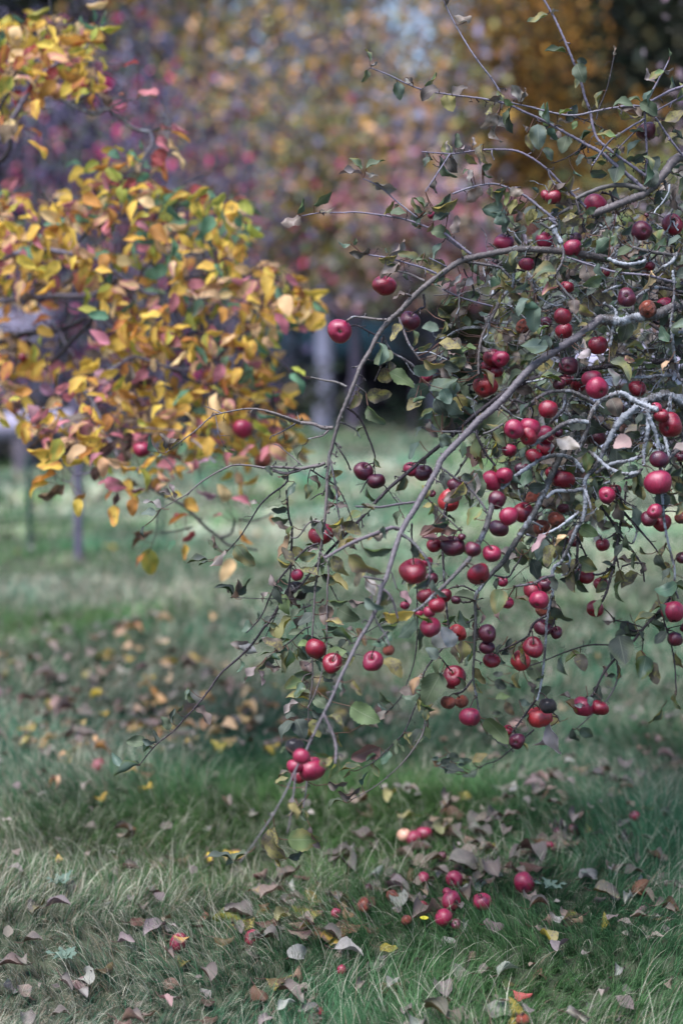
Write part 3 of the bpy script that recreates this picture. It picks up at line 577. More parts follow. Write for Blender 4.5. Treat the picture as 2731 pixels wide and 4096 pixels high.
# ------------------------------------------------------------------ apples on the tree: "view x,y r kind dz(cm) axis | label"
# kinds R red, P crimson, D maroon, W rotting, K mummified, S scabbed ; axis: n stem up, f calyx to the viewer, s stem to the viewer
APPLES = """
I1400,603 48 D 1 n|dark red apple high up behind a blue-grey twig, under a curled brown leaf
I940,898 28 R 1 n|small red apple partly behind its twin above the yellow spotted leaf
I972,905 37 R 0 n|red apple with a leaf across it, front one of the high pair
A998,30 75 P 3 n|bright pink apple resting on top of the sawn grey limb
I1400,988 11 D 0 n|tiny shrivelled dark fruit dangling under the thick sawn limb
A1497,160 70 R 3 s|deep red apple at the picture's upper edge with its dark stem hollow showing
D1292,118 31 P 3 n|small pink apple squeezed behind green leaves where two upper twigs meet
A1297,200 67 D 0 f|purple apple turning its star-shaped eye outward near the upper edge
A405,277 66 P 2 n|dusky rose apple sitting on the bend of the main arching branch
A665,262 58 P 4 n|bright pink-topped apple wedged behind the lichened fork
A848,310 60 P 3 n|glowing pink apple tucked among grey-green leaves beside the lichened fork
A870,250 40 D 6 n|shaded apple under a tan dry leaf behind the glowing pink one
A552,418 50 P 4 n|rose apple half covered by a withered leaf below the main arch
A815,565 46 R 6 n|dark red apple deep between leaf clumps above the pale cut fork
A1200,633 62 D -3 f|smooth purple-black apple in front of lichen twigs above the grey limb
A1337,708 58 W -2 f|bumpy brown-red rotten apple touching a smooth rose one on the limb
A1447,684 58 P -2 n|smooth rose apple touching the bumpy rotten one on the limb
A785,757 60 R 0 n|shiny red apple with a broken pale patch above the pale diagonal branch
A795,850 58 R 8 n|shadowed red apple hanging directly under the shiny broken-skinned one
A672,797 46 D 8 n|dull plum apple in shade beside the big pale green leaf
A525,822 46 W 6 f|dark apple with a bored hole hanging among shaded leaves
A1015,945 66 R 4 n|red apple crossed by a lichened twig just under the big grey limb
A1350,430 38 R 8 n|bright red shard of an apple behind thick lichen by the upper limb
A1285,390 30 P 9 n|small magenta apple behind the hooked lichen twig
A1060,475 32 R 12 n|dim red apple in the dark hollow behind leaves and lichen
B825,103 62 D -2 f|purple-red apple hanging alone just under the pale diagonal branch
B300,110 50 R 7 n|red apple at the back of the four clustered by the diagonal branch
B358,140 46 R 6 n|lower shaded apple of the four clustered by the diagonal branch
B328,48 58 R 4 n|upper apple of the four clustered by the diagonal branch
B383,58 56 P 2 n|front rose apple of the four clustered by the diagonal branch
B282,234 78 S 2 f|orange-red apple with black rot patches around a hole, under the cluster of four
B975,190 70 P -8 n|soft rose apple behind the brightest pink one near the broad two-toned leaf
B1010,247 74 P -12 f|brightest pink apple with a dark scar on its cheek
B890,215 60 R 2 n|red apple in shade beside the small purple one
B763,223 42 D -6 f|small purple apple on the thin forked twig
B800,195 48 R 0 n|apple with a cream unripe cheek behind the small purple one
B1270,252 62 R 6 n|blood-red apple in the dark above the heavy lichened limb
B692,386 62 R -3 n|red apple with a deep stem notch above the trio of big blurred ones
B1130,387 58 D 12 n|dusky crimson apple behind the heavy lichened limb
B1390,380 42 P 2 n|rose apple half hidden behind the drooping lichen twig at the far side
B1425,425 50 R 2 n|red apple above the round vivid one under the thick limb's end
B1482,488 80 R -4 f|large vivid red apple facing out in front of the white shed
B470,515 66 P -8 f|pale-cheeked rose apple with its eye showing at the front of the big cluster
B570,505 72 P -5 n|tall rose apple in the middle of the big blurred cluster
B562,560 60 R -4 n|red apple squeezed under the middle of the big blurred cluster
B672,548 62 P 1 n|rose apple behind the slanting lichen branch of the big cluster
B755,535 36 D 4 n|small dull apple at the end of the big cluster
B675,638 62 R 3 n|red apple with a pale leaf stuck on it below the slanting branch
B600,690 58 R 3 n|dark red apple low in the big cluster above the lichened arm
B440,650 50 P 5 n|pink apple showing behind the whitish leaf under the big cluster
B1010,570 54 D 10 n|maroon apple hidden between the lichened limb and dark bark
B1410,712 62 D -16 n|dusty plum apple sitting on top of the large rose one
B1405,862 88 P -18 n|largest rose apple of all, blurred, below the dusty plum one
B1548,690 42 D 3 n|dark apple at the picture's very edge beside the dusty plum one
B322,850 68 P -6 n|rose-red apple pressed against a rounder one above the spotted pair
B407,815 58 P -8 n|round rose apple pressed against a longer red one on the lichened arm
B93,882 54 D 2 n|dark crimson apple just above the black-spotted one
B48,976 74 S 0 f|scarlet apple with two black spots hanging beside the pale branch
B358,975 60 D -4 f|purple apple with a clouded cheek below the pressed rose pair
B785,840 78 R 0 n|big red apple behind the straight grey-green branch
B720,800 48 R 5 n|shaded red apple peeping out behind the big one on the grey-green branch
B600,965 58 W 8 n|brownish red apple in deep shade behind the grey-green branch
B520,770 45 D 8 n|dark plum apple buried above the lichened arm
B435,1080 65 P -2 n|rose-cheeked apple at the front of the trio above the small pink one
B530,1055 70 R 1 n|scarlet apple second of the trio above the small pink one
C372,185 64 D 5 n|blackish red apple lowest of the trio above the small pink one
B1073,943 56 P -2 f|pink apple with a dull blue bloom hanging from the lichened twig
B1120,912 48 R 2 n|small red apple behind the blue-bloomed one
B790,1030 40 D 10 n|little plum apple in the dark beneath the big red one
C745,128 55 W 9 n|orange-brown rotting apple in the dark heart of the tree
C650,182 58 W 12 n|brown-black decayed apple in the dark heart of the tree
C860,268 40 D 8 n|dark apple behind the hanging whitish twig
C1382,74 50 P -2 f|mauve apple with its eye showing on top of the edge cluster
C1345,122 56 D 3 n|dark red apple at the near side of the edge cluster
C1430,148 62 R 3 n|red apple lowest of the edge cluster beside the lichened twig
C1557,115 44 W 5 n|brownish apple cut by the picture's edge next to the edge cluster
C325,348 60 P 0 s|pinkish red apple beside a dark spur under the trio
C240,480 78 R -1 n|big red apple hugging the grey-green branch's underside
C205,320 58 D -8 n|maroon apple behind the small green leaf on the lavender branch
C75,302 78 D -14 n|large plum apple beside the blurred red-edged leaf
C132,240 28 D -16 n|tiny plum fruit above the large plum apple
C1045,292 48 R 6 n|small red apple hanging free from a crooked black spur
C925,493 64 R 4 n|clear red apple beside the long spotted leaf
C1033,545 48 R 6 n|smaller dark red apple just beside the clear red one
C995,706 57 R 6 n|scarlet apple with a dark withered tuft on its shoulder, hanging free
C590,588 62 R 2 n|red apple top of the trio on the straight hanging twig
C670,545 54 D 4 n|dark apple behind the top of the trio on the straight hanging twig
C632,650 63 P -1 f|rose apple with its eye showing, front of the trio on the hanging twig
C658,718 46 W 4 n|brown rotten apple squeezed under the trio on the hanging twig
C395,530 36 P 3 n|half hidden rose apple above the near green leaf
C425,668 44 P 2 n|pink apple behind the hanging two-coloured leaf
E1485,1568 38 D -10 n|little crimson apple on the lavender twig by the big scarlet one's foot
C655,830 60 D 2 n|wine-red apple crossed by the straight hanging twig
C743,860 44 D 2 n|smaller wine-red apple touching the crossed one
C298,866 60 D 0 f|purple-red apple, top of the column of three beside the vertical twig
C295,958 50 D 1 n|small plum apple in the middle of the column of three
C327,1043 59 R 0 n|bright red apple at the bottom of the column of three
C595,957 71 R -1 s|round red apple with its stem end showing at the end of the arched spur
C513,1042 68 S 0 s|red apple with a brown rotten centre beside the round one
C105,862 58 S 2 f|dented red apple with a dark scar behind the whitish leaf
C82,1152 80 R 0 s|plump double-humped red apple hanging from a black spur
C42,1315 50 W -1 n|wrinkled orange-brown dried apple of a pair, the outer one
C130,1310 46 W 1 n|wrinkled orange-brown dried apple of a pair, touching the big purple-red one
C185,1411 72 P -2 n|purple-red apple with a pale crown at the end of the vertical twig
C635,1410 78 S 0 n|red apple veined with purple scars under the black shrivelled one
C690,1335 56 K -3 n|blue-black shrivelled apple on top of the purple-scarred one
C690,1440 40 P 6 n|pink apple peeping out behind the purple-scarred one
C488,1566 52 D -1 f|dark rose apple lowest on the crooked spur above the grass
C430,1495 38 R 3 n|small red apple half behind the two-coloured leaf
C922,1342 72 P 12 n|dull rose apple with a pale leaf against it, far pair above the grass
C1025,1350 60 R 12 n|dull red apple crossed by a thin twig, far pair above the grass
C1500,725 80 P 10 n|large soft rose apple low on the slanting branch near the picture's edge
C1515,905 54 D 12 n|dark plum apple hanging under the large soft rose one
C1577,830 32 D 14 n|crimson apple cut by the picture's edge under the large soft rose one
C1560,375 42 D 6 n|dark apple cut by the picture's edge over the pale grass
E762,560 78 D 4 n|plum apple with a white bite taken out of its lower side
E862,636 71 D 2 n|round maroon apple touching the bitten one
E1135,545 64 P 3 n|pink-red apple behind the dark slanting branch
E1228,572 72 D 2 n|dark red apple beneath the dark slanting branch, touching a pink one
E433,1057 99 R 3 n|big plain red apple hanging directly behind the main branch
E243,1372 52 P -1 n|little striped pink apple directly above the black-purple one
E238,1500 82 K 0 n|round black-purple mouldy apple on the vertical twig
E1150,1345 118 R -22 n|biggest bright scarlet apple, blurred, close to the viewer
E1262,1270 44 P -14 n|pink apple peeping over the biggest scarlet one
E1285,1400 58 D -14 n|dark apple tucked behind the biggest scarlet one
E1315,1140 60 R -12 n|red apple under the large red-edged blurred leaf
G1256,165 76 R -14 n|dark scarlet apple at the crossing below the biggest one
G1395,163 58 R -6 f|neat small red apple above the lavender twig
G1335,240 66 R -8 n|scarlet apple lit at its lower side behind the lavender twig
G1278,290 50 P -26 n|dusty pink apple in front of the lavender twig
G1195,300 36 P -24 n|dusty pink apple half behind the dark spur beside its twin
G1285,412 86 P -18 n|round bright red-pink apple beneath the dusty pink one
G1085,238 38 P -16 n|small pink apple behind the withered mauve leaf
E1300,735 30 D -14 n|tiny dark fruit beside the pale branch above the black-spotted apple
G388,577 84 R -1 n|glossy red apple at the centre of the hanging twigs, beside a tiny yellow leaf
G517,690 82 R -1 s|glossy red apple showing its dark stem hollow, lower of two on the hanging twigs
G835,677 84 P -22 s|red apple with a yellow-green underside and a withered tuft
G957,592 47 W -28 n|small brownish pink withered apple hanging on a blurred twig
G225,1345 74 K 4 n|coal-black mummified apple above the lowest red ones
G275,1425 70 P -2 n|rose apple just under the coal-black one
G222,1500 62 P -30 n|pale pink blurred apple behind the thin twigs, lowest cluster
G355,1522 106 P -28 n|large bright red apple, the biggest of the lowest cluster
G250,1580 62 R -24 n|deep red apple lowest of the lowest cluster
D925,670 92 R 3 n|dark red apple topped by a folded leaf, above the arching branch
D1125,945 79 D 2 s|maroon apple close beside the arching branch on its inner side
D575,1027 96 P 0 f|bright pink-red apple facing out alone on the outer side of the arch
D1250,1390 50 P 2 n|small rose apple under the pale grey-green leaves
"""
# ------------------------------------------------------------------ leaves: "x0,y0>x1,y1 facing colour dz(cm)"
LEAVES = """
D270,130>110,180 .9 m 0;245,110>290,-20 .5 g 1;P790,1170>895,1090 .6 g 0;825,1200>900,1190 .6 m 0;830,1215>850,1235 .6 d 0;1060,990>930,995 .6 m 0;1060,970>990,900 .7 g 1;1090,960>1200,915 .6 g 0
P1085,980>1160,1000 .5 m -1;1140,1040>1270,1075 .6 m 0;1110,350>1080,280 .5 g 0;1095,400>1060,470 .7 g 0;1115,370>1155,350 .5 m 0;1355,490>1310,440 .5 b -1;1420,490>1490,405 .3 g 0
P1000,1390>925,1362 .4 t 0;1020,1400>1030,1355 .8 g 0;1110,1420>990,1440 .6 b -1;1225,1450>1305,1360 .5 m 0;1215,1440>1200,1410 .6 t 0;1280,1500>1180,1560 .8 m -1;1520,1385>1470,1490 .6 t 0;1410,1210>1350,1125 .6 g 0;1470,1180>1568,1100 .6 g 0;1480,1240>1568,1180 .9 d -1;1400,1240>1405,1310 .7 t 0;1470,1270>1430,1325 .7 o -1;1420,1290>1360,1305 .4 b 0;1430,1220>1475,1200 .5 m -1
I480,30>445,-10 .7 b 0;600,75>515,70 .7 m 0;945,65>850,100 .5 g 1;960,60>998,50 .6 m 0;1030,242>930,235 .5 g 1;1248,255>1248,207 .5 m 0;1435,375>1400,310 .7 m 0;1480,330>1525,310 .6 m 0;1505,260>1500,220 .6 g 1
I740,465>715,415 .8 g 0;830,465>780,390 .9 m 0;825,450>840,400 .6 b -1;715,520>635,590 .8 m 0;715,525>755,590 .4 m -1;715,560>745,650 .4 m 1;960,575>930,470 .6 t 0;955,570>945,465 .3 t -1;1030,555>1080,480 .8 d 0;1130,500>1110,450 .6 y 0;1140,500>1165,480 .5 y 0;990,560>1050,570 .5 m 1;900,570>905,690 1.1 t -1;945,590>990,645 .8 t 0;850,610>830,570 .5 m 0;860,610>880,700 1. y 1;925,680>965,740 .9 t 0;1375,535>1260,490 .7 b 0;1270,480>1370,530 .4 y 1;1310,470>1375,475 .6 g 1;1405,510>1445,560 .8 b 0;1520,515>1568,510 .5 m 2
I1515,600>1568,640 .8 t 2;1200,590>1210,640 .6 g 0;1185,670>1150,650 .6 m 0;1260,640>1295,610 .5 m 0;1260,670>1300,710 .8 b 0;1310,725>1355,735 .8 g 0;1330,740>1405,700 .7 d 0;1400,790>1460,720 1. d 0;1410,860>1440,780 1. d -1;1440,930>1505,880 .8 d 0;1110,710>1080,765 .8 d 0;1120,720>1150,770 .5 m 0;1140,790>1220,800 .8 d 1;1065,780>1105,808 .3 t 0;500,690>488,645 .6 m 0;520,690>567,660 .5 m 0;525,680>530,610 .7 g 0;600,670>600,628 .7 m 0;570,705>625,755 .7 y 0;610,700>635,760 .4 m -1;645,775>690,752 .9 g 0;650,780>700,810 .3 g 0;585,780>555,800 .5 g 0;600,780>590,835 .8 m 0;430,825>440,890 .7 b 0;730,845>732,810 .5 o 0;680,860>705,912 .8 y 0;770,875>835,885 1.1 m 0;760,860>720,950 .6 t -1;735,970>645,960 .7 t 0;760,990>700,1025 1. t 1
I800,915>775,985 .8 y 1;815,920>840,930 .7 y 0;820,970>800,1020 .9 b 0;890,1020>870,960 .7 y 0;1000,870>1065,805 .7 y 0;990,890>1085,925 .7 y -1;980,900>1060,960 .8 m 0;950,880>945,940 .7 t -1;1000,960>950,1005 .7 d 1;1090,995>1010,1015 .8 y 0;905,885>870,862 .7 t 0;380,965>325,910 .5 g 0;385,965>410,930 .4 m -1;410,950>535,910 .6 y 0;490,975>420,1015 .8 d -1;385,970>360,1015 .8 t 0
D1050,520>890,620 .6 m -2;1040,520>950,500 .5 g -2;1375,555>1310,655 .5 g -1;1400,600>1360,640 .6 m 0;1560,640>1490,720 .6 m 0;1430,680>1480,625 .8 m 0;1310,665>1375,690 .3 t -1;1380,830>1490,755 .7 g 0;1470,820>1565,790 .7 y 1;1050,970>975,1110 .8 y -1;1150,1020>1145,1150 .6 g 1;1185,1165>1300,1120 .6 g 0;1350,1120>1525,1160 .8 y -1;1420,1075>1320,1110 .6 y 0;1230,1260>1405,1285 .6 y -1;1150,1325>1340,1340 .8 t -2;1440,1320>1560,1245 .8 g -1;1280,1500>1500,1400 .8 t -1;965,1350>1160,1470 .9 G 0;785,1525>985,1520 .8 y 0;720,1500>650,1640 .8 y 0;715,1485>665,1545 .5 m -1;795,1610>935,1760 .7 g -1
D1270,1460>1100,1560 .9 t -1;1210,1560>1100,1650 .9 y 0;1150,1590>1250,1550 .7 t -2;1300,1650>1190,1720 .6 t -1;1380,1580>1550,1680 .8 t -2;1380,1480>1440,1600 1. t -2;1500,1430>1400,1560 .8 t -1;1330,1560>1420,1690 .8 d 1;1430,1620>1560,1720 .8 d 1;1480,1200>1420,1180 .5 m -1;1400,950>1370,1050 .7 g -1;1480,1000>1560,880 .8 y 0;1450,1010>1475,930 .5 m -1;1380,1280>1460,1400 .7 b 2
E1225,205>1165,290 .5 t 0;1200,320>1115,470 .5 t 0;1210,215>1260,250 .4 t 0;1365,270>1450,360 .9 t -2;850,450>900,535 .6 g 0;300,350>250,480 .6 g 1;220,640>155,770 .6 t 0;325,660>310,778 .9 g 0;1045,868>1030,985 .7 g 1;1070,900>1085,935 .7 m 1;185,1060>90,1240 .6 o 0;565,950>580,1110 .9 y 0;600,955>742,1060 .8 y 0;500,580>600,560 .9 y 4;505,600>490,640 .8 g 3;960,1010>790,1030 .6 m 0;760,1165>990,1160 .6 g 0;880,1060>790,1110 .6 y 1;750,1080>650,1170 .6 m 1;645,1215>905,1360 .6 y 0;520,1220>650,1380 .8 y 1;505,1380>640,1490 .7 y 0
E1200,1062>1500,1058 .6 r -16;1215,1080>1460,1120 .4 p -15;770,1340>700,1470 .8 y -26;780,1400>850,1535 .8 w -26;600,1010>570,1080 .7 y 0;1140,1180>1200,1230 .8 N -24
G490,200>640,200 .5 g 0;645,205>795,220 .5 m 1;560,265>735,350 .9 g 0;470,235>450,395 1.1 m 0;410,215>455,180 .6 b 0;215,325>100,540 .5 y 0;290,460>170,470 .7 g 1;465,400>580,420 .6 g 1;510,450>680,545 .5 t 1;370,480>310,670 1.1 t 5;250,570>320,660 .8 g 6;390,670>425,760 .6 t 1;500,540>622,585 .6 g 1;255,575>250,672 .5 g 1;175,590>150,775 .6 g 0;0,680>105,745 .6 m -1;280,840>220,970 .8 t -1;330,840>305,910 .8 b 1;290,930>240,950 .8 y 0;335,930>280,920 .6 y 0;335,980>150,965 .6 y 0;250,1000>140,1090 .7 m -1;370,960>490,1040 1. g 1;410,910>475,985 .4 y 0;150,1120>235,1100 .8 d 0;210,1145>122,1300 .8 d 0;235,1130>300,1290 1.1 d -1;360,1130>420,1275 .9 y 1;480,1110>605,1200 .7 y 1;560,1240>600,1350 .6 y 1;155,1350>112,1400 .6 g 1;390,1390>522,1420 .6 G 1;430,1440>500,1525 .6 y 1;70,1630>175,1590 .7 y -20;170,1540>90,1600 .4 y -18
G920,660>1060,810 .9 y -12;660,1030>895,1150 .9 G -6;770,1160>880,1205 .5 m -6;680,820>755,945 .5 y -4;915,300>1160,285 .5 Y -26;1170,350>1030,490 .8 t -22;1290,480>1475,545 1. w -12;1370,770>1240,1020 1. g -4;1200,800>1150,940 .8 o -1;970,1000>890,910 .7 g 0;960,1070>870,1000 .4 t 0;1485,540>1540,690 .6 y -1;890,1350>660,1440 .7 r 0;740,1500>570,1540 .6 g 2;650,1530>600,1590 .5 y 2;480,1640>640,1620 .6 b 3;560,1700>740,1660 .4 b 2;750,1650>800,1540 .4 t 3;600,1770>490,1850 .4 g 4;280,1780>165,1890 .7 y -10;265,1830>320,1930 .7 g -10;1050,130>1130,230 .8 p -22;600,700>690,640 .8 y -22;700,420>780,560 .6 o -26;620,430>700,470 .5 b -24;580,640>700,640 .5 t 2
G1350,1430>1290,1445 .8 t 22;1440,1400>1510,1460 1. d 22;1370,1480>1440,1430 .9 d 22;1400,1510>1550,1540 .7 d 22;1500,1480>1568,1490 .7 t 24;1370,1500>1300,1440 .7 o 26;1330,1480>1400,1560 .8 t 23
C0,200>105,205 .8 r -18;150,305>222,360 .8 g -14;205,115>240,20 .8 g 2;675,225>585,340 .6 p -20;815,230>735,300 .5 C -22;720,290>680,440 .9 y 4;720,430>785,470 .8 y 3;865,380>868,605 .7 y 1;895,172>1015,230 .9 G 5;1085,108>1010,30 .9 G 2;1160,455>1130,550 .8 y 2;1265,470>1165,575 .9 y 2;1180,520>1195,665 .3 g 1;1275,370>1200,390 .8 y 3;1330,350>1290,300 .7 g 5;720,660>855,780 .6 d 0;720,640>780,720 .3 m -1;385,580>345,745 1. G -14;370,690>395,790 .5 p -12;480,640>590,660 .4 y -12;180,830>115,715 .8 t 1;270,740>245,805 .6 p 2;80,950>0,820 1. w -16;150,915>110,1065 .8 y 0;200,880>190,1000 .9 g 4;570,1040>635,1185 1. g 1;215,1090>285,1195 .7 y 1;230,1180>270,1255 .5 g 2;285,1420>435,1585 .8 G -2;300,1520>430,1610 .7 d 2;700,1440>775,1655 .6 w -1;700,1470>590,1590 .5 m 3;885,1000>930,1115 1. y 14;1150,880>1190,1070 1.2 d 12;1120,950>1100,1040 .7 t 14;1325,1010>1290,1165 1. t 13;1360,1050>1400,1200 .8 y 15;1425,1350>1330,1450 .3 g 25;1115,780>1045,780 .5 m 18;1520,1235>1520,1285 .6 b 13;1450,400>1475,510 .8 y 22;520,320>560,400 .7 g 7;460,270>540,420 1. g 9;590,300>570,430 .6 g 8;430,380>440,480 .8 g 9;0,800>90,750 .5 G 2;190,900>170,1050 .6 t 10;300,980>420,1060 .8 t 16;170,1030>150,1080 .8 t 20
C340,1180>420,1220 1. d 30;440,1190>500,1210 .7 d 30;350,1290>450,1280 .8 G 30;500,1300>580,1330 .8 t 30;330,1380>400,1400 .9 d 30;420,1310>470,1400 .9 o 32;800,1310>880,1390 .6 o 10;915,1330>860,1330 .8 w 8;840,1290>760,1270 .5 m 16;560,1180>600,1260 .8 b 20;40,1650>100,1700 1. d 30;60,1710>0,1730 1. d 30;110,1690>200,1690 .8 t 30;20,1740>110,1760 1. d 30;200,1700>300,1650 .8 y 30;230,1750>130,1790 .7 t 32;850,1480>900,1560 .7 d 24;900,1480>980,1540 .9 t 26;60,1700>40,1630 .8 d 30;300,1200>250,1190 .8 d 32;400,1130>330,1130 .9 d 32
H340,305>300,200 .6 t 0;385,290>355,195 .7 b 1;410,300>480,230 .6 b 0;360,310>335,335 .6 t 0;735,272>802,310 .6 g 0;445,575>408,490 .4 m 0;420,560>345,540 .7 b 0;360,635>250,600 .5 m 0;330,655>240,670 .9 t 1;265,740>265,812 .5 d 1;690,880>630,820 .8 g 0;695,870>665,790 .4 m 0;735,880>640,980 .6 m -1;635,940>500,965 .5 d 0;640,950>580,975 .4 d 1;800,855>912,978 .8 g -1;785,1160>668,1108 .5 d 0;770,1160>810,1050 .4 b 0;815,1150>885,1045 .5 d 0;770,1130>745,1110 .5 b 0;990,1130>960,1195 .6 m 1;1060,1175>1000,1215 .8 g 1;1075,1190>1125,1200 .9 G 1;925,600>880,600 1. m 0;880,1290>835,1365 .8 t 2;920,1290>930,1240 .7 t 3;880,1440>765,1430 .8 m 1;925,1485>790,1450 .5 w -1;830,1530>800,1600 .4 t 1;1030,1470>915,1510 .6 g -1;1015,1490>930,1585 .5 g 0;990,1430>945,1400 .5 w 0;1060,1575>965,1550 .6 m -1;920,1570>845,1665 .6 m 0;930,1590>948,1685 .3 m 1;1110,1460>1065,1605 .6 t 0;930,1430>960,1400 .5 d 1;1040,1440>1020,1390 .7 m 2
H560,1780>520,1680 .6 g 0;530,1700>505,1765 .5 t 0;570,1800>650,1910 .7 b 0;455,1830>490,1790 .6 g 0;410,1940>355,1860 .9 g 0;430,1900>442,1810 .6 d 0;270,2010>155,2010 1. g 0;290,2000>260,2070 .8 t -1;330,2020>312,1940 .7 d 0;250,1990>330,2010 .6 t 0;215,2140>70,2070 .4 t 0;230,2140>80,2215 .5 t 0;200,2120>240,2150 .8 t 0
N1205,240>1285,375 .7 y -10;1230,230>1260,420 .6 y -6;1290,290>1440,290 .9 G -8;1390,230>1440,330 .6 b -7;1110,350>1010,410 .5 g -10;1040,380>925,370 .4 d -10;1290,370>1370,320 .4 d -6;1290,130>1330,200 .7 y 0;1350,150>1375,205 .6 g 0
Q560,1040>640,1080 .7 t 0;720,760>660,880 1. t 0;650,800>470,980 .9 t -1;700,900>720,720 .8 g 0;420,800>260,900 .8 d -2;280,900>220,1030 .8 g 0;160,1030>130,1090 .8 t 0;120,1150>240,1110 .8 y 0;1000,1000>890,1070 .8 t 2;540,1270>300,1380 .8 g -1;500,1400>360,1520 .8 d -1;560,1380>630,1430 .6 t 0;780,740>930,610 .7 d 0;830,640>780,560 .6 d 0;1390,210>1200,380 .9 d 0;1240,140>1150,40 .9 g 1;640,690>650,790 .6 g 0;300,540>90,620 .8 y -2;310,560>240,530 .7 N -2;700,640>760,580 .7 y 1;480,560>600,520 .7 Q 1;870,380>950,500 .7 y 0;1160,1200>1060,1440 .5 C 0;270,1620>450,1760 .8 y 1;460,1650>600,1760 .8 d 2;370,1870>240,1900 .8 y -1;340,2000>440,1950 .8 g -1;250,2200>310,2050 .7 w -1;1550,1750>1450,1850 .8 d 3;1420,1550>1060,1560 .3 d 4;330,470>480,410 .8 g -2;370,540>360,420 .6 b -1;530,760>590,680 .6 m -1;950,760>1020,860 .7 w 1;1060,830>1180,850 .6 Q 1;1560,800>1380,900 .7 t 3;1560,880>1470,930 .8 y 3
R790,390>1010,590 .7 g -6;870,640>780,450 .7 w -5;600,260>460,340 1. w -4;560,430>470,330 .9 Q -4;740,380>660,300 .8 w -3;180,130>0,270 .8 t -2;170,180>0,160 .6 g -2;240,1190>490,1280 .9 w -8;1010,1180>840,1290 1.3 p -22;1420,380>1350,480 .7 C -24;860,330>760,400 .8 y 2;960,320>1060,380 .8 C -2;1000,540>1080,470 .8 g 0;1100,1540>1150,1830 .6 g 1;1060,1680>1160,1830 .8 y 0;1130,1050>950,1130 .7 y 2;160,1470>20,1540 .6 y -2;190,1230>150,1330 .5 w -8;1390,600>1500,640 .9 d 6;700,1820>640,1600 .8 t 3;480,1340>560,1470 .8 d 4;600,1380>480,1440 .7 g 4;340,520>300,480 .5 C 0;20,760>80,840 .7 Q 0;1450,1750>1370,1910 .6 w -6;1560,1850>1490,1990 .8 g -4
B440,420>280,560 1. g 6;420,620>290,480 .9 g 5;230,560>270,780 .4 G 2;350,590>310,700 .3 g 1;230,800>170,980 .9 w 3;210,780>260,960 .8 g 4;230,1020>215,1110 .8 G 4;150,920>180,1030 .7 g 4;300,380>200,400 .9 g 2;90,190>0,260 .9 t -2;100,300>0,190 .8 t -2;60,560>0,640 .9 t -2;160,90>50,50 .9 g 0;0,330>110,440 .9 d 2;200,160>130,230 .6 d 3;140,30>200,130 .6 m 0;20,0>0,60 .6 w 0;560,890>680,880 .8 d 2;900,700>990,720 .8 g 4;420,830>520,880 .7 t -7
A740,460>590,510 .9 g -12;760,560>650,620 .7 C -12;690,500>700,610 .7 y -12;560,520>440,600 .5 t -14;560,640>500,760 .8 t -14;610,680>600,860 .9 t -14;640,720>500,700 .6 t -14;530,590>470,580 .6 w -14;690,950>510,945 .9 t -3;700,960>770,890 .5 d -1;480,890>360,840 .6 Q -1;400,830>490,870 .5 y -1;630,880>700,820 .6 G 0;860,430>810,440 .8 y 0;490,330>450,430 .8 g 0;520,220>550,290 .8 w 0;880,100>790,180 .9 y 0;610,60>560,170 .9 y 1;430,90>260,60 .8 t 2;420,100>400,220 .8 t 2;500,80>460,60 .8 b 1;540,20>440,90 .8 y 2;130,940>0,920 .8 y -1;160,1050>50,1040 .9 g -1;250,620>170,600 .7 g 1;280,540>210,560 .6 G 2;230,490>240,560 .7 g 1;300,480>270,560 .6 w 2;200,500>150,560 .8 w 2;120,480>90,540 .8 w 2;60,520>0,560 .8 y 2;30,640>100,690 .8 g 4;180,680>90,680 .8 g 3;70,820>80,760 .7 g 1;140,760>190,820 .9 g 2;280,810>190,820 .5 t 0;300,760>240,730 .8 t 1;60,980>160,1050 .8 d 0;200,960>150,1060 .5 m 0
"""
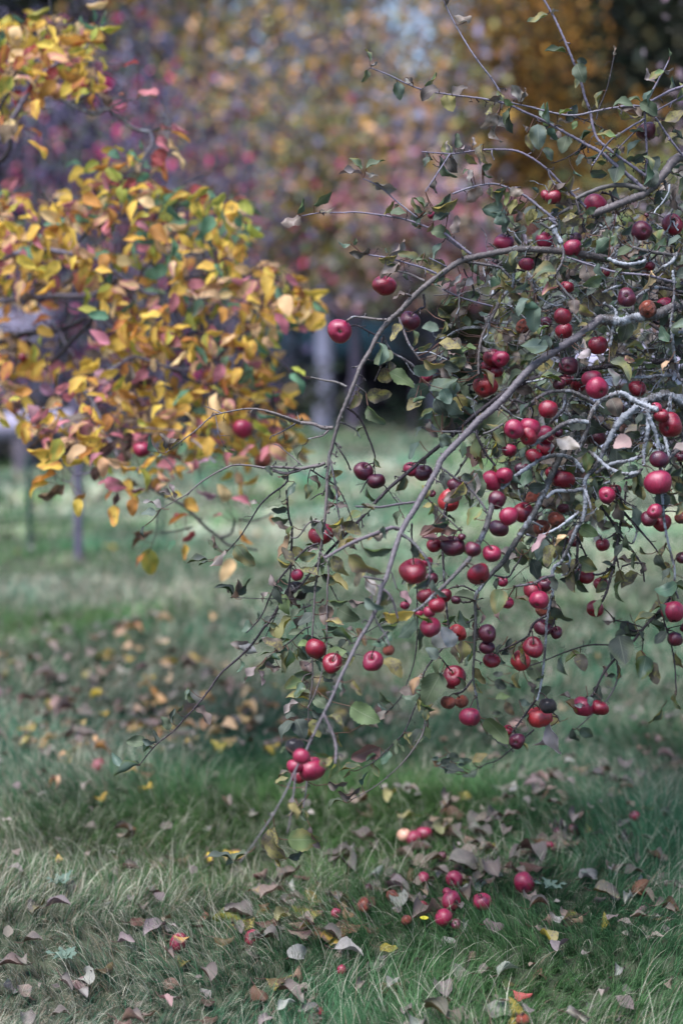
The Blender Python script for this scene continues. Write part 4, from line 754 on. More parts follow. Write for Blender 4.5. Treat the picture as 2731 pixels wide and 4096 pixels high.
# ------------------------------------------------------------------ build the apple tree
def unit(v): v = np.asarray(v, float); return v / (np.linalg.norm(v) + 1e-12)
def leaf_spec(line_text):
    for line in line_text.strip().splitlines():
        v = line[0]
        for s in line.split(';'):
            if s[0].isalpha(): v = s[0]; s = s[1:]
            ab, wd, c, dz = s.split(); a, b = ab.split('>')
            yield v, tuple(map(float, a.split(','))), tuple(map(float, b.split(','))), float(wd), c, float(dz) / 100
def place_leaf(g, store, x0, y0, x1, y1, wd, c, dz, rng, own_z=None, serr=0.05, nu=15, wr=0.66, pet=True, maxpet=0.10):
    Lpx = math.hypot(x1 - x0, y1 - y0)
    if own_z is None:
        i, d = store.near_px(x0, y0)
        Z = store.ZZ[i] + (dz if abs(dz) > 0.05 else dz + rng.normal(0, 0.008))
        if abs(dz) > 0.05: Z = BASE_D + dz
    else: Z = own_z
    B = at(x0, y0, Z)
    tilt = rng.uniform(-0.35, 0.35)
    T = at(x1, y1, Z + tilt * Lpx * Z / F)
    view = unit(CAM - B); D = unit(T - B); side = unit(np.cross(D, view))
    natural = wr * (0.95 + 0.25 * rng.random()); fw = min(wd, 1.15)
    # turn the blade about its length so that it shows the asked width
    ca = min(fw / 1.0, 1.0); al = math.acos(min(ca, 0.999)) * (1 if rng.random() < 0.7 else -1)
    N = unit(view * math.cos(al) + np.array([0, 0, 1.0]) * 0.25 + side * math.sin(al))
    if c in 'twm' and rng.random() < 0.5: N = -N      # shows its pale underside
    fold = rng.uniform(0.6, 1.3) if fw < 0.75 else rng.uniform(0.15, 0.6)
    curl = rng.normal(0.55, 0.6) if c not in 'bNCKQ' else rng.normal(0.9, 0.6)
    col = jit_col(LC[c], rng); edge = None
    if rng.random() < 0.4: edge = jit_col(LC[{'g': 'y', 'd': 'g', 'G': 'y', 'y': 'K', 'm': 'Q', 't': 'g', 'w': 'm', 'r': 'b', 'Y': 'O', 'O': 'R', 'L': 'Y', 'C': 'P'}.get(c, 'K')], rng)
    leaf(g, B, T, N, natural * max(fw, 0.85 if fw > 0.6 else 0.75), fold, curl, col, LSPOT[c] * rng.uniform(0.5, 1.3), nu, 7 if nu > 9 else 5, serr, 0.08 if c not in 'bmNKQ' else 0.14, rng, rng.normal(0, 0.5), edge)
    if pet and store is not None:
        i, d = store.near_3d(B)
        pc = (*jit_col((0.16, 0.08, 0.06), rng), 0.0)
        if 0.002 < d < maxpet: petiole(g, store.P3[i], B, 0.0011, pc)
        else: petiole(g, B - D * 0.02 + np.array([0, 0, .004]), B, 0.0011, pc)
    return Lpx

tb = empty('apple_tree', (1.24, 3.45, 0.0))
tag(tb, 'old lichen-covered apple tree, its drooping half-bare branches hung with red apples', 'tree')
OR = tuple(tb.location)
MT = Branches(); rb = np.random.default_rng(21)
brs = build_branches(BR_MAIN, BASE_D, MT, rb)
# the trunk, just outside the frame, that carries the limbs
g = Geo(); tp = np.array([[1.34, 3.42, -0.25], [1.30, 3.46, 0.0], [1.26, 3.47, 0.35], [1.20, 3.45, 0.7], [1.20, 3.42, 1.05], [1.24, 3.40, 1.35], [1.30, 3.36, 1.75], [1.42, 3.3, 2.3]])
tube(g, catmull(tp, 0.05), np.interp(np.linspace(0, 1, len(catmull(tp, 0.05))), [0, .08, .3, .6, .8, 1], [.16, .11, .085, .08, .06, .03]), 18, (0.15, 0.14, 0.13, 0.8), 0.10, rng=rb)
g.obj('trunk', M_BARK, tb, OR)
brs.sort(key=lambda b: -b[0])
for k, (sz, g, p0, r) in enumerate(brs[:96]): g.obj('branch', M_BARK, tb, OR)

# thin twigs that fill the crown
def inpoly(x, y, poly):
    ok = False; n = len(poly)
    for i in range(n):
        (x1, y1), (x2, y2) = poly[i], poly[(i + 1) % n]
        if (y1 > y) != (y2 > y) and x < (x2 - x1) * (y - y1) / (y2 - y1) + x1: ok = not ok
    return ok
CROWN = [(2000, 820), (2250, 740), (2731, 620), (2800, 620), (2800, 2150), (2600, 1980), (2430, 1900), (2380, 2150), (2280, 2230), (2120, 2260), (2060, 2050), (1940, 1900), (1840, 1820), (1720, 1700), (1690, 1480), (1720, 1330), (1760, 1180), (1900, 1040)]
CORE = [(2100, 960), (2450, 880), (2800, 900), (2800, 1750), (2500, 1800), (2380, 2100), (2150, 2200), (2050, 1900), (1900, 1700), (1960, 1400), (1960, 1150)]
MT.done()
g = Geo(); tw = []
for b in brs[96:]:
    for a in b[1].v: pass
rest = [b[1] for b in brs[96:]]
for rg in rest:
    for k in range(len(rg.v)): g.v.append(rg.v[k]); g.c.append(rg.c[k]); g.u.append(rg.u[k])
    g.f4 += [f + g.n for f in rg.f4]; g.f3 += [f + g.n for f in rg.f3]; g.n += rg.n
def rand_in(poly, rng):
    xs = [p[0] for p in poly]; ys = [p[1] for p in poly]
    while True:
        x, y = rng.uniform(min(xs), max(xs)), rng.uniform(min(ys), max(ys))
        if inpoly(x, y, poly): return x, y
rt_ = np.random.default_rng(5)
for k in range(1100):
    core = k < 700
    x, y = rand_in(CORE if core else CROWN, rt_)
    if k > 950: x, y = rt_.uniform(2750, 3700), rt_.uniform(600, 2000)  # unseen twigs outside the frame, added to shade the crown
    Z = BASE_D + (rt_.uniform(0.02, 0.75) if core else rt_.uniform(0.0, 0.3))
    a = rt_.uniform(0, 6.283); n = rt_.integers(4, 8); pts = [at(x, y, Z)]; r0 = rt_.choice([1.6, 2.2, 3, 4.5, 6], p=[.3, .3, .2, .15, .05]) * Z / F
    d = np.array([math.cos(a), rt_.uniform(-.6, .6), math.sin(a) - 0.25])
    for _ in range(n):
        d = unit(d + rt_.normal(0, 0.35, 3)); pts.append(pts[-1] + d * rt_.uniform(18, 36) * Z / F)
    S = catmull(pts, 0.006); li = rt_.choice([0.1, 0.6, 1.0], p=[.4, .25, .35])
    tube(g, S, np.linspace(r0, r0 * 0.6, len(S)) * (1 + 0.2 * rt_.normal(0, 1, len(S)).clip(-1, 1)), 5, (*jit_col(BTONE['k' if rt_.random() < .6 else 'l'], rt_, .2), li), 0.12 + 0.12 * li, rng=rt_)
    tw.append((S, Z, r0))
    for q in range(1, len(S) - 1, 4):
        if rt_.random() < 0.5:
            e = S[q] + unit(rt_.normal(0, 1, 3)) * rt_.uniform(6, 22) * Z / F
            tube(g, [S[q], (S[q] + e) / 2 + rt_.normal(0, 1, 3) * 0.001, e], r0 * 0.7, 5, (*BTONE['k'], li), 0.2, rng=rt_)
tag(g.obj('twigs', M_BARK, tb, OR), kind='stuff')
for S, Z, r0 in tw:
    rel = S - CAM; zz = rel @ FWD
    MT.add(np.stack([CX + (rel @ RT) / zz * F, CY - (rel @ UP) / zz * F], 1), S, zz, np.full(len(S), r0))
HM = Branches(); HM.px, HM.p3, HM.Z, HM.r = MT.px[:len(brs)], MT.p3[:len(brs)], MT.Z[:len(brs)], MT.r[:len(brs)]; HM.done()
MT.done()

# ------------------------------------------------------------------ leaves of the apple tree
rl = np.random.default_rng(11); made = []
for v, a, b, wd, c, dz in leaf_spec(LEAVES):
    x0, y0 = vp(v, *a); x1, y1 = vp(v, *b); gg = Geo()
    L = place_leaf(gg, HM, x0, y0, x1, y1, wd, c, dz, rl)
    made.append((L * (0.4 + wd), gg, c))
made.sort(key=lambda m: -m[0])
for L, gg, c in made[:98]:
    o = gg.obj('leaf', M_LEAF, tb, OR)
g = Geo()
def merge(g, rg):
    g.v += rg.v; g.c += rg.c; g.u += rg.u; g.f4 += [f + g.n for f in rg.f4]; g.f3 += [f + g.n for f in rg.f3]; g.n += rg.n
for L, gg, c in made[98:]: merge(g, gg)
# the many leaves inside the crown, around the twigs
cs, pw = list('gdtGybmQwr'), np.array([.20, .30, .12, .06, .12, .08, .04, .03, .03, .02]); pw /= pw.sum()
for k in range(1450):
    core = k < 1150
    x, y = rand_in(CORE if core else CROWN, rl)
    if 2050 < y and x < 2080: continue
    i, d = MT.near_px(x, y); Z = (MT.ZZ[i] if d < 40 else BASE_D + 0.3) + rl.uniform(-0.03, 0.05) + (rl.uniform(0.1, 0.95) if core and rl.random() < .75 else 0.06)
    L = rl.uniform(55, 100) * 3.1 / Z; a = math.radians(rl.normal(90, 70)); c = cs[rl.choice(10, p=pw)]
    place_leaf(g, MT, x, y, x + L * math.cos(a), y + L * math.sin(a), rl.uniform(.4, 1.1), c, 0, rl, Z, 0.05, 9, maxpet=0.04)
# small curled leaves on the short spurs of the hanging twigs
thin = np.where((HM.RR * F / HM.ZZ < 7) & (HM.PX[:, 0] > 1050) & (HM.PX[:, 0] < 2720) & (HM.PX[:, 1] > 250) & (HM.PX[:, 1] < 3050))[0]
for k in range(420):
    i = thin[rl.integers(len(thin))]; x, y = HM.PX[i] + rl.normal(0, 10, 2)
    if x < 1500 and y < 2000 and rl.random() < .8: continue
    L = rl.uniform(40, 95); a = math.radians(rl.normal(90, 75)); c = 'gggddyytbGmyk'[rl.integers(12)]
    place_leaf(g, HM, x, y, x + L * math.cos(a), y + L * math.sin(a), rl.uniform(.35, 1.0), c, 0, rl, HM.ZZ[i] + rl.normal(0.01, .03), 0.05, 11, maxpet=0.05)
# unseen rest of the crown beyond the frame, added to deepen the shade inside it
for k in range(650):
    x, y = rl.uniform(2700, 3900), rl.uniform(500, 2200); Z = rl.uniform(2.9, 4.6); L = rl.uniform(60, 110); a = rl.uniform(0, 6.28)
    place_leaf(g, None, x, y, x + L * math.cos(a), y + L * math.sin(a), rl.uniform(.4, 1.1), 'gdtGymb'[rl.integers(7)], 0, rl, Z, 0.0, 7, pet=False)
tag(g.obj('foliage', M_LEAF, tb, OR), kind='stuff')

# ------------------------------------------------------------------ apples
def apple_mesh(name, mat, seed, flat=0.86, lump=0.02, shrivel=0.0):
    lump = lump * 2.0; r = np.random.default_rng(seed); nth, nph = 26, 36
    th = np.linspace(0, math.pi, nth)[:, None]; ph = np.linspace(0, 2 * math.pi, nph, endpoint=False)[None, :]
    rr = np.sin(th) ** 0.92 * (1 + lump * np.cos(5 * ph + 1) * np.clip(-np.cos(th), 0, 1) + lump * np.cos(2 * ph + r.uniform(0, 6)) + lump * 0.8 * np.cos(3 * ph + th * 2 + r.uniform(0, 6)))
    zz = np.cos(th) * flat - 0.27 * np.exp(-(np.sin(th) / 0.26) ** 2) * (th < 1.5) + 0.16 * np.exp(-(np.sin(th) / 0.24) ** 2) * (th > 1.5) + lump * np.cos(ph + seed) * np.cos(th)
    rr = rr * (1 + 0.05 * np.cos(th))
    x, y, z = rr * np.cos(ph), rr * np.sin(ph), zz + 0 * ph
    if shrivel:
        nn = noise2(x * 3 + z * 2, y * 3 - z * 2.5, 3.0, seed) ; n2 = noise2(x * 8 - z * 3, y * 7 + z * 6, 2.4, seed + 1)
        k = 1 + shrivel * (0.6 * nn + 0.5 * n2) ; x, y, z = x * k, y * k, z * k
    g = Geo(); V = np.stack([x, y, z], -1).reshape(-1, 3)
    i = np.arange(nth - 1)[:, None] * nph; j = np.arange(nph)[None, :]; j2 = (j + 1) % nph
    g.add(V, np.stack([i + j, i + nph + j, i + nph + j2, i + j2], -1).reshape(-1, 4)); return g.mesh(name, mat)
AM = dict(R=[apple_mesh('apple', M_RED, s, f, l) for s, f, l in ((1, .86, .02), (2, .80, .03), (3, .92, .015))],
          P=[apple_mesh('apple', M_PNK, s, f, l) for s, f, l in ((4, .86, .02), (5, .82, .025), (6, .90, .02))],
          D=[apple_mesh('apple', M_DRK, s, f, l) for s, f, l in ((7, .88, .02), (8, .84, .03))],
          S=[apple_mesh('apple', M_SCB, 9, .84, .03)], W=[apple_mesh('apple', M_ROT, s, .84, .03, .07) for s in (10, 11)],
          K=[apple_mesh('apple', M_MUM, 12, .9, .03, .05)], C=[apple_mesh('apple', M_CRM, 13, .86, .02)])
def calyx_mesh():
    g = Geo()
    for k in range(5):
        a = k * 2 * math.pi / 5; d = np.array([math.cos(a), math.sin(a), 0])
        tube(g, [d * 0.03 + [0, 0, -0.68], d * 0.10 + [0, 0, -0.76], d * 0.15 + [0, 0, -0.80], d * 0.13 + [0, 0, -0.86]], [.045, .04, .028, .012], 5, (0.05, 0.04, 0.03, 0))
    tube(g, [[0, 0, -0.62], [0, 0, -0.78]], .05, 6); return g.mesh('calyx', M_STEM)
CALYX = calyx_mesh()
STEM_SHORT = None
def make_apple(center, r, kind, axis, label, rng, attach=None, group='apples hanging on the tree', cat='apple', name='apple'):
    o = bpy.data.objects.new(name, AM[kind][rng.integers(len(AM[kind]))]); link(o)
    view = unit(CAM - center); up = np.array([0, 0, 1.0])
    if axis == 'n': d = up + rng.normal(0, 0.33, 3) * [1, .8, .3]
    elif axis == 'f': d = -view + up * rng.uniform(0.1, 0.8) + rng.normal(0, .25, 3)
    elif axis == 's': d = view * 0.8 + up * rng.uniform(0.6, 1.1) + rng.normal(0, .2, 3)
    else: d = unit(rng.normal(0, 1, 3))
    if attach is not None and axis == 'n': d = unit(d) * 0.8 + unit(attach - center) * 0.6
    d = unit(d); q = Vector(d).to_track_quat('Z', 'Y'); q = q @ Matrix.Rotation(rng.uniform(0, 6.28), 3, 'Z').to_quaternion()
    o.rotation_mode = 'QUATERNION'; o.rotation_quaternion = q; o.location = center; o.scale = (r, r, r)
    R = np.array(q.to_matrix())
    tag(o, label, cat, group)
    if attach is not None: e = (R.T @ (attach - center)) / r
    else: e = np.array([rng.uniform(-.3, .3), rng.uniform(-.3, .3), 1.05])
    if np.linalg.norm(e) < 0.75: e = np.array([0.1, 0.1, 1.0])
    g = Geo(); mid = np.array([0, 0, 1.0]) * min(1.15, 0.7 + 0.25 * np.linalg.norm(e))
    if e[2] < 0.2: mid = np.array([e[0] * 0.5, e[1] * 0.5, 1.0])
    S = catmull([[0, 0, 0.5], [0, 0, 0.78], mid * [1, 1, 1.0] * 0.5 + e * 0.5 if e[2] > .8 else mid, e], 0.12)
    rad = max(0.0013 / r, 0.045); tube(g, S, np.interp(np.linspace(0, 1, len(S)), [0, .7, 1], [rad, rad, rad * 1.8]), 6, rng=rng)
    # woolly spur remains where stem meets twig
    if rng.random() < 0.7:
        for _ in range(3): tube(g, [e, e + rng.normal(0, .17, 3)], rad * 1.4, 5, jit=.3, rng=rng)
    g.obj('stem', M_STEM, o)
    c = link(bpy.data.objects.new('calyx', CALYX), o)
    return o
ra = np.random.default_rng(33); MAINAP = []
for line in APPLES.strip().splitlines():
    spec, label = line.split('|'); v = spec[0]; xy, r, kind, dz, ax = spec[1:].split()
    x, y = vp(v, *map(float, xy.split(','))); r = float(r) / VIEWS[v][2]; dz = float(dz) / 100
    i, d = HM.near_px(x, y - r * 0.6); rm = r * BASE_D / F
    Z0 = HM.ZZ[i] if d < 90 else BASE_D + 0.03
    if abs(dz) >= 0.10: Z = BASE_D + dz
    elif dz > 0: Z = Z0 + max(dz, 0.01) + (rm + HM.RR[i] if d < r * 1.2 else 0)
    elif dz < 0: Z = Z0 + dz - (rm + HM.RR[i] if d < r * 1.2 else 0)
    else: Z = Z0 + (rm * 0.8 if d < r * .8 else 0)
    c = at(x, y, Z); rm = r * Z / F
    top = c + np.array([0, 0, rm * 1.1]); j, dd = MT.near_3d(top)
    make_apple(c, rm, kind, ax, label, ra, MT.P3[j] if dd < 0.085 else None)
# ------------------------------------------------------------------ the yellow-leaved tree further back
BR_LEFT = """
Z-1150,1500 Z-500,1150 K0,400 180,365 330,375 470,410 560,470 650,530 740,580 830,550 930,560|34 22 13 12 10 6|30 10 0 -5 0|.3|v
K740,580 790,700 840,800|9 5|0 -5|.3|v
K560,500 500,600 440,700 370,770 280,870 170,950|9 9 8|5 10|.4|k
K-80,830 0,810 130,760 300,740 420,690|12 11 8|25 30|.3|k
Z-700,1300 K-20,610 90,600 250,580 420,580 520,540|16 9 8|25 20|.3|v
K470,980 570,920 660,880 820,930 950,935|5 6 4|-12 -6|.1|v
K480,690 580,770 640,830 740,870|6 5|-4 0|.3|v
K380,1010 440,1090 480,1170 L600,330 660,430 700,520 800,540|11 10 8|-22 -26|.6|p
L850,640 960,700 1060,760 1150,850 1250,930 1300,970 1470,1000|5 6 3.6|-15 -15|.2|k
L1340,820 1320,900 1250,930|4 5|-15 -15|.2|k
L1360,820 1450,830 1568,780|4 3|-15 -10|.2|k
L1100,870 1000,890 920,900|4 3|-18 -18|.2|k
L900,780 890,900 870,960|3 2|-15 -18|.1|k
Z-900,900 J-60,1150 0,760 60,640 110,480 90,350|16 11 10 6|20 0|.3|k
J0,980 120,780 260,560 430,430 600,330 640,240|12 11 8 3|0 -5|.3|v
J200,700 320,690 500,700 620,650|5 6 4|-2 -2|.3|v
J420,690 640,790 760,760 850,830 950,900 1050,920|5 9 8|-4 -6|.7|l
J1050,920 1060,1000 1000,1120 980,1300 1020,1500|6 5 4|-6 -6|.2|v
J1050,920 1150,880 1200,850|4 2|-6 -8|.1|k
J760,760 870,710 960,690|3 2|-5 -8|.1|k
K650,530 700,450 760,380|5 3|0 0|.3|k
K330,375 400,300 470,200|5 3|0 -5|.3|k
K830,550 950,600 1080,580 1200,620|6 5 3|0 0|.2|v
K930,560 1000,480 1050,400|4 3|0 0|.2|k
K950,935 1050,880 1150,760 1250,700|5 4 3|-4 0|.2|k
K1080,580 1200,480 1300,420|4 3|0 -4|.2|k
K1200,620 1320,640 1420,620|4 2|0 -4|.2|k
K840,800 950,760 1050,780 1150,850|5 4 3|-5 0|.2|k
K820,930 950,1000 1100,1030 1250,1100|5 4 3|-6 -6|.2|k
K180,365 200,250 300,150|5 3|5 0|.2|k
L420,570 330,450 300,350|3 2|-32 -34|0|v
L420,570 500,560 600,520 700,520|4 4|-32 -26|.1|v
L420,570 400,610 360,600|3 2|-33 -35|0|v
"""
tl = empty('apple_tree', (-2.15, 4.9, 0.0))
tag(tl, 'leafy apple tree in golden yellow, orange and pink autumn leaves', 'tree')
OL = tuple(tl.location); LD = 4.35
LT = Branches(); rb2 = np.random.default_rng(77)
for sz, g, p0, r in build_branches(BR_LEFT, LD, LT, rb2, 0.7): g.obj('branch', M_BARK, tl, OL)
g = Geo(); tp = catmull([[-2.05, 4.95, -0.3], [-2.1, 4.9, 0.0], [-2.12, 4.9, 0.5], [-2.02, 4.85, 1.0], [-1.9, 4.8, 1.3], [-1.8, 4.75, 1.7], [-1.5, 4.6, 2.2]], 0.06)
tube(g, tp, np.interp(np.linspace(0, 1, len(tp)), [0, .1, .3, .7, 1], [.2, .14, .10, .09, .04]), 18, (0.14, 0.13, 0.13, 0.5), 0.08, rng=rb2)
g.obj('trunk', M_BARK, tl, OL)
LT.done()
LPOLY = [[(-60, 60), (60, 70), (150, 60), (270, 70), (400, 110), (420, 230), (410, 300), (370, 390), (250, 330), (160, 430), (100, 520), (-60, 480)],
         [(320, 640), (450, 560), (640, 600), (600, 720), (340, 730)],
         [(-80, 760), (30, 740), (200, 790), (330, 750), (420, 720), (560, 710), (680, 750), (860, 730), (990, 790), (1000, 900), (985, 1000), (1020, 1060), (1130, 1040), (1250, 1190), (1260, 1280), (1120, 1330), (1090, 1480), (1170, 1640), (1230, 1790), (1180, 1800), (1080, 1790), (1000, 1900), (980, 2000), (850, 1880), (700, 1930), (560, 1960), (420, 1880), (300, 1880), (200, 1800), (120, 1740), (60, 1650), (-80, 1650)]]
HOLES = [(0, 260, 1230, 1330), (300, 520, 900, 1000), (640, 800, 1420, 1540), (850, 960, 1250, 1330), (60, 330, 1480, 1560), (230, 430, 1150, 1420), (480, 720, 1030, 1150), (150, 420, 1560, 1640)]
LLEAF = """
U600,790>280,770 .7 Y;790,700>600,690 .8 C;660,970>380,950 .8 Y;590,1030>335,1130 .6 O;520,1130>330,1300 .7 Y;680,1150>390,1270 .7 K;900,750>710,940 .9 C;990,760>830,900 .8 O;800,600>1080,660 .5 Y;900,1240>760,1290 .6 O;820,1290>820,1490 1. Y;1080,860>1080,1080 1. C;1200,1200>1110,1320 .7 O;1190,1360>1190,1590 .9 Y;1380,1290>1390,1480 1. O;1520,1200>1370,1280 .5 L;1090,1100>1330,1180 .9 P;1110,1110>1020,1140 .8 P;1230,1230>1190,1370 .8 N;1370,1210>1520,1190 .5 V
U420,100>600,220 .9 V;580,180>730,80 .9 P;660,250>800,170 .9 P;1030,110>820,30 .7 Y;1000,130>860,290 .8 C;880,330>960,470 .9 O;1350,40>1170,160 .9 L;1240,150>1450,240 .7 O;1440,470>1568,540 .8 L;330,500>520,340 .8 P;380,490>560,400 .8 Y;440,530>620,400 .4 C;660,320>540,350 .8 O;270,540>270,730 1. Y;760,470>900,570 .5 C;990,540>1120,660 .8 C;1130,870>1350,920 .7 C;580,520>740,480 .8 P;20,50>300,90 .6 C;100,270>230,250 .8 L;0,450>110,550 .8 L;1330,590>1420,610 .7 Y
L1300,720>1240,620 1. C;1430,750>1320,700 .7 P;1060,700>1130,780 1. Y;850,990>860,1140 1.1 L;830,1020>775,1100 .5 O;880,900>750,1000 .5 K;1050,960>1050,1060 .7 Y;1270,800>1210,820 .4 P;1110,890>1040,950 .7 R;1330,1050>1260,1180 1. C;1370,880>1450,970 .3 O;1060,800>960,860 .6 O;990,820>1080,800 .4 R;760,900>880,880 .7 K;1240,680>1120,650 .4 V;1130,490>1060,520 .5 V;980,600>900,540 .5 C;1040,700>940,700 .6 Y;1200,480>1130,500 .4 V;1110,470>1060,560 .6 P;1050,500>1100,570 .6 C;1000,940>960,1000 .8 T;1550,800>1568,860 .6 O
J970,440>860,470 .5 R;1150,1040>1060,1160 1.1 R;1140,1150>1050,1080 .9 R;1110,640>960,640 .8 P;1100,680>940,690 .5 K;890,720>780,750 .5 P;760,750>690,640 .9 K;720,640>780,620 .7 P;620,600>500,690 .5 R;860,650>830,660 .8 O;1120,860>1210,900 .7 P;1200,860>1320,930 .6 P;1100,950>1180,1060 1. P;1190,920>1330,1000 .4 O;1180,960>1250,1050 .5 C;1200,1060>1270,1190 .6 C;1150,1120>1170,1270 .6 O;980,970>1000,1060 .6 T;760,1060>840,1110 1. T;870,1050>800,1010 .6 L;960,1130>880,1060 .6 T;760,1150>610,1190 .5 O;780,1160>890,1130 .5 O;830,1270>710,1170 .9 L;300,760>200,620 .9 O;320,1110>190,980 .7 Y;290,960>190,900 .6 O;700,1600>790,1480 1. N;750,1470>850,1440 .9 V;980,1520>1080,1480 .8 P;960,1540>1040,1620 1. P;950,1440>1020,1410 .5 P;960,1740>1060,1700 1. P;600,30>760,0 .6 C;690,190>850,190 .5 L;560,110>690,170 .6 T;660,150>640,30 .5 T;700,180>740,70 .5 T;720,500>690,400 .6 L;640,600>570,450 .6 C;90,100>170,150 .6 T;190,120>350,50 .6 L;0,340>20,190 .6 T;1250,1420>1440,1290 .6 T;1300,1390>1460,1300 .6 L;1470,1420>1568,1340 .8 L;1230,1620>1330,1560 .8 L
K1570,700>1500,740 .9 Y;1490,750>1560,650 1.2 Y;1240,740>1230,640 .9 T;1150,590>1240,510 1. C;810,440>715,500 1. T;1100,370>1190,400 .9 C;1030,870>1020,790 1. C;830,760>730,740 .8 Y;1160,1010>1180,890 .9 T;1400,960>1460,1060 .8 T;1260,820>1360,840 .7 L;1470,970>1400,930 .7 L
"""
g = Geo(); rq = np.random.default_rng(9); made = []
for line in LLEAF.strip().splitlines():
    for s in line.split(';'):
        if s[0].isalpha(): v = s[0]; s = s[1:]
        ab, wd, c = s.split(); a, b = ab.split('>'); x0, y0 = vp(v, *map(float, a.split(','))); x1, y1 = vp(v, *map(float, b.split(',')))
        i, d = LT.near_px(x0, y0); gg = Geo(); Z = (LT.ZZ[i] if d < 150 else 4.1) + rq.uniform(-.12, -.02)
        if v == 'U' and y0 > 1780: Z = rq.uniform(3.85, 4.0)
        L = place_leaf(gg, LT, x0, y0, x1, y1, float(wd), c, 0, rq, Z, 0.0, 11, 0.56, maxpet=0.14)
        made.append((L * (0.4 + float(wd)), gg))
made.sort(key=lambda m: -m[0])
for L, gg in made[:98]: gg.obj('leaf', M_AUT, tl, OL)
for L, gg in made[98:]: merge(g, gg)
def leftcol(x, y, rng):
    u = rng.random()
    if y < 620: p = 'YYYYYOOCCLLKB'.replace('B', 'R')
    elif y < 950 and x > 450: p = 'YYLLLTTTOCGR'.replace('G', 'L')
    elif x < 650 and y > 1420: p = 'PVYCOYCKLYYPNQ'
    elif x < 350 and y > 1100: p = 'YLKKYOQC'
    else: p = 'YYYYYYYOLLTTCCCPPYCO'
    return p[rng.integers(len(p))]
for k in range(2150):
    poly = LPOLY[2] if k > 270 else LPOLY[0] if k > 25 else LPOLY[1]
    x, y = rand_in(poly, rq)
    if any(a < x < b and c < y < d for a, b, c, d in HOLES) and rq.random() < 0.9: continue
    if y > 1800 and rq.random() < 0.75: continue
    i, d = LT.near_px(x, y); Z = (LT.ZZ[i] if d < 60 else LD) + rq.uniform(-0.25, 0.45)
    L = rq.uniform(56, 96) * 4.35 / Z; a = math.radians(rq.normal(60 if x > 900 else 110, 60))
    place_leaf(g, LT, x, y, x + L * math.cos(a), y + L * math.sin(a), rq.uniform(.35, 1.1), leftcol(x, y, rq), 0, rq, Z, 0.0, 7, 0.54, maxpet=0.06)
tag(g.obj('foliage', M_AUT, tl, OL), kind='stuff')
g = Geo()
for k in range(150):
    x, y = rand_in(LPOLY[2] if k > 30 else LPOLY[0], rq); i, d = LT.near_px(x, y); Z = LT.ZZ[i] + rq.uniform(-.1, .3)
    if y > 1850: continue
    d = unit(np.array([rq.normal(0.3, .8), rq.uniform(-.5, .5), rq.normal(-.1, .7)])); pts = [at(x, y, Z)]
    for _ in range(4): d = unit(d + rq.normal(0, .3, 3)); pts.append(pts[-1] + d * 0.035)
    tube(g, catmull(pts, 0.015), rq.uniform(1.5, 4) * Z / F, 5, (*jit_col(BTONE['k' if k % 2 else 'v'], rq), .3), .15, rng=rq)
tag(g.obj('twigs', M_BARK, tl, OL), kind='stuff')
LEFTAP = """
L1382,308 60 P -12|red apple with a brown lower half in the yellow leaves beside the bare twig
L812,425 52 P -14|red apple hanging low in the yellow tree next to a curled grey leaf
J395,637 57 C -6|pale mouldy apple among the topmost golden leaves
K1078,814 22 P -10|little crimson apple amid the yellow leaves, the one above its neighbour
K1165,830 20 P -8|little crimson apple amid the yellow leaves beside a green leaf
L1500,490 50 W 5|dark brown rotten apple deep in the shaded yellow leaves
J725,640 34 P -4|small pink apple beside an orange leaf at the top of the yellow tree
K110,880 22 R -5|small red apple behind a peach leaf low in the yellow tree"""
for line in LEFTAP.strip().splitlines():
    spec, label = line.split('|'); v = spec[0]; xy, r, kind, dz = spec[1:].split(); x, y = vp(v, *map(float, xy.split(','))); r = float(r) / VIEWS[v][2]
    i, d = LT.near_px(x, y); Z = LT.ZZ[i] + float(dz) / 100; c = at(x, y, Z); j, dd = LT.near_3d(c + np.array([0, 0, r * Z / F]))
    make_apple(c, r * Z / F, kind, 'n', label, rq, LT.P3[j] if dd < .15 else None, 'apples in the yellow tree')
# ------------------------------------------------------------------ lawn
q = NT('soil_and_moss'); tc = q.n('ShaderNodeTexCoord'); n1 = q.noise(3.0, 6, .6, tc.outputs['Object']); n2 = q.noise(40, 5, .7, tc.outputs['Object'])
cc = q.mix(n1, q.ramp(n2, [(0.3, (0.020, 0.030, 0.016)), (0.7, (0.05, 0.065, 0.035))]), q.ramp(n2, [(0.3, (0.035, 0.04, 0.025)), (0.7, (0.10, 0.105, 0.07))]))
p_ = q.prin(cc, 0.9, 0.2); q.l(q.bump(n2, 0.6, 0.02), p_.inputs['Normal']); M_SOIL = q.fin(p_.outputs[0])
def sheet(xs, ys):
    X, Y = np.meshgrid(xs, ys, indexing='ij'); Zs = terr(X, Y)
    g = Geo(); g.add(np.stack([X, Y, Zs], -1).reshape(-1, 3), grid_faces(len(xs), len(ys))[:, ::1]); return g
xs = np.concatenate([[-300, -120, -60, -30], np.linspace(-16, -3.2, 50), np.linspace(-3, 3, 80), np.linspace(3.2, 16, 50), [30, 60, 120, 300]])
ys = np.concatenate([[-300, -60, -10], np.linspace(-2, 7, 110), np.linspace(7.2, 30, 90), [45, 90, 180, 400]])
gr = sheet(xs, ys); gr.obj('ground', M_SOIL); tag(bpy.data.objects['ground'], kind='structure')

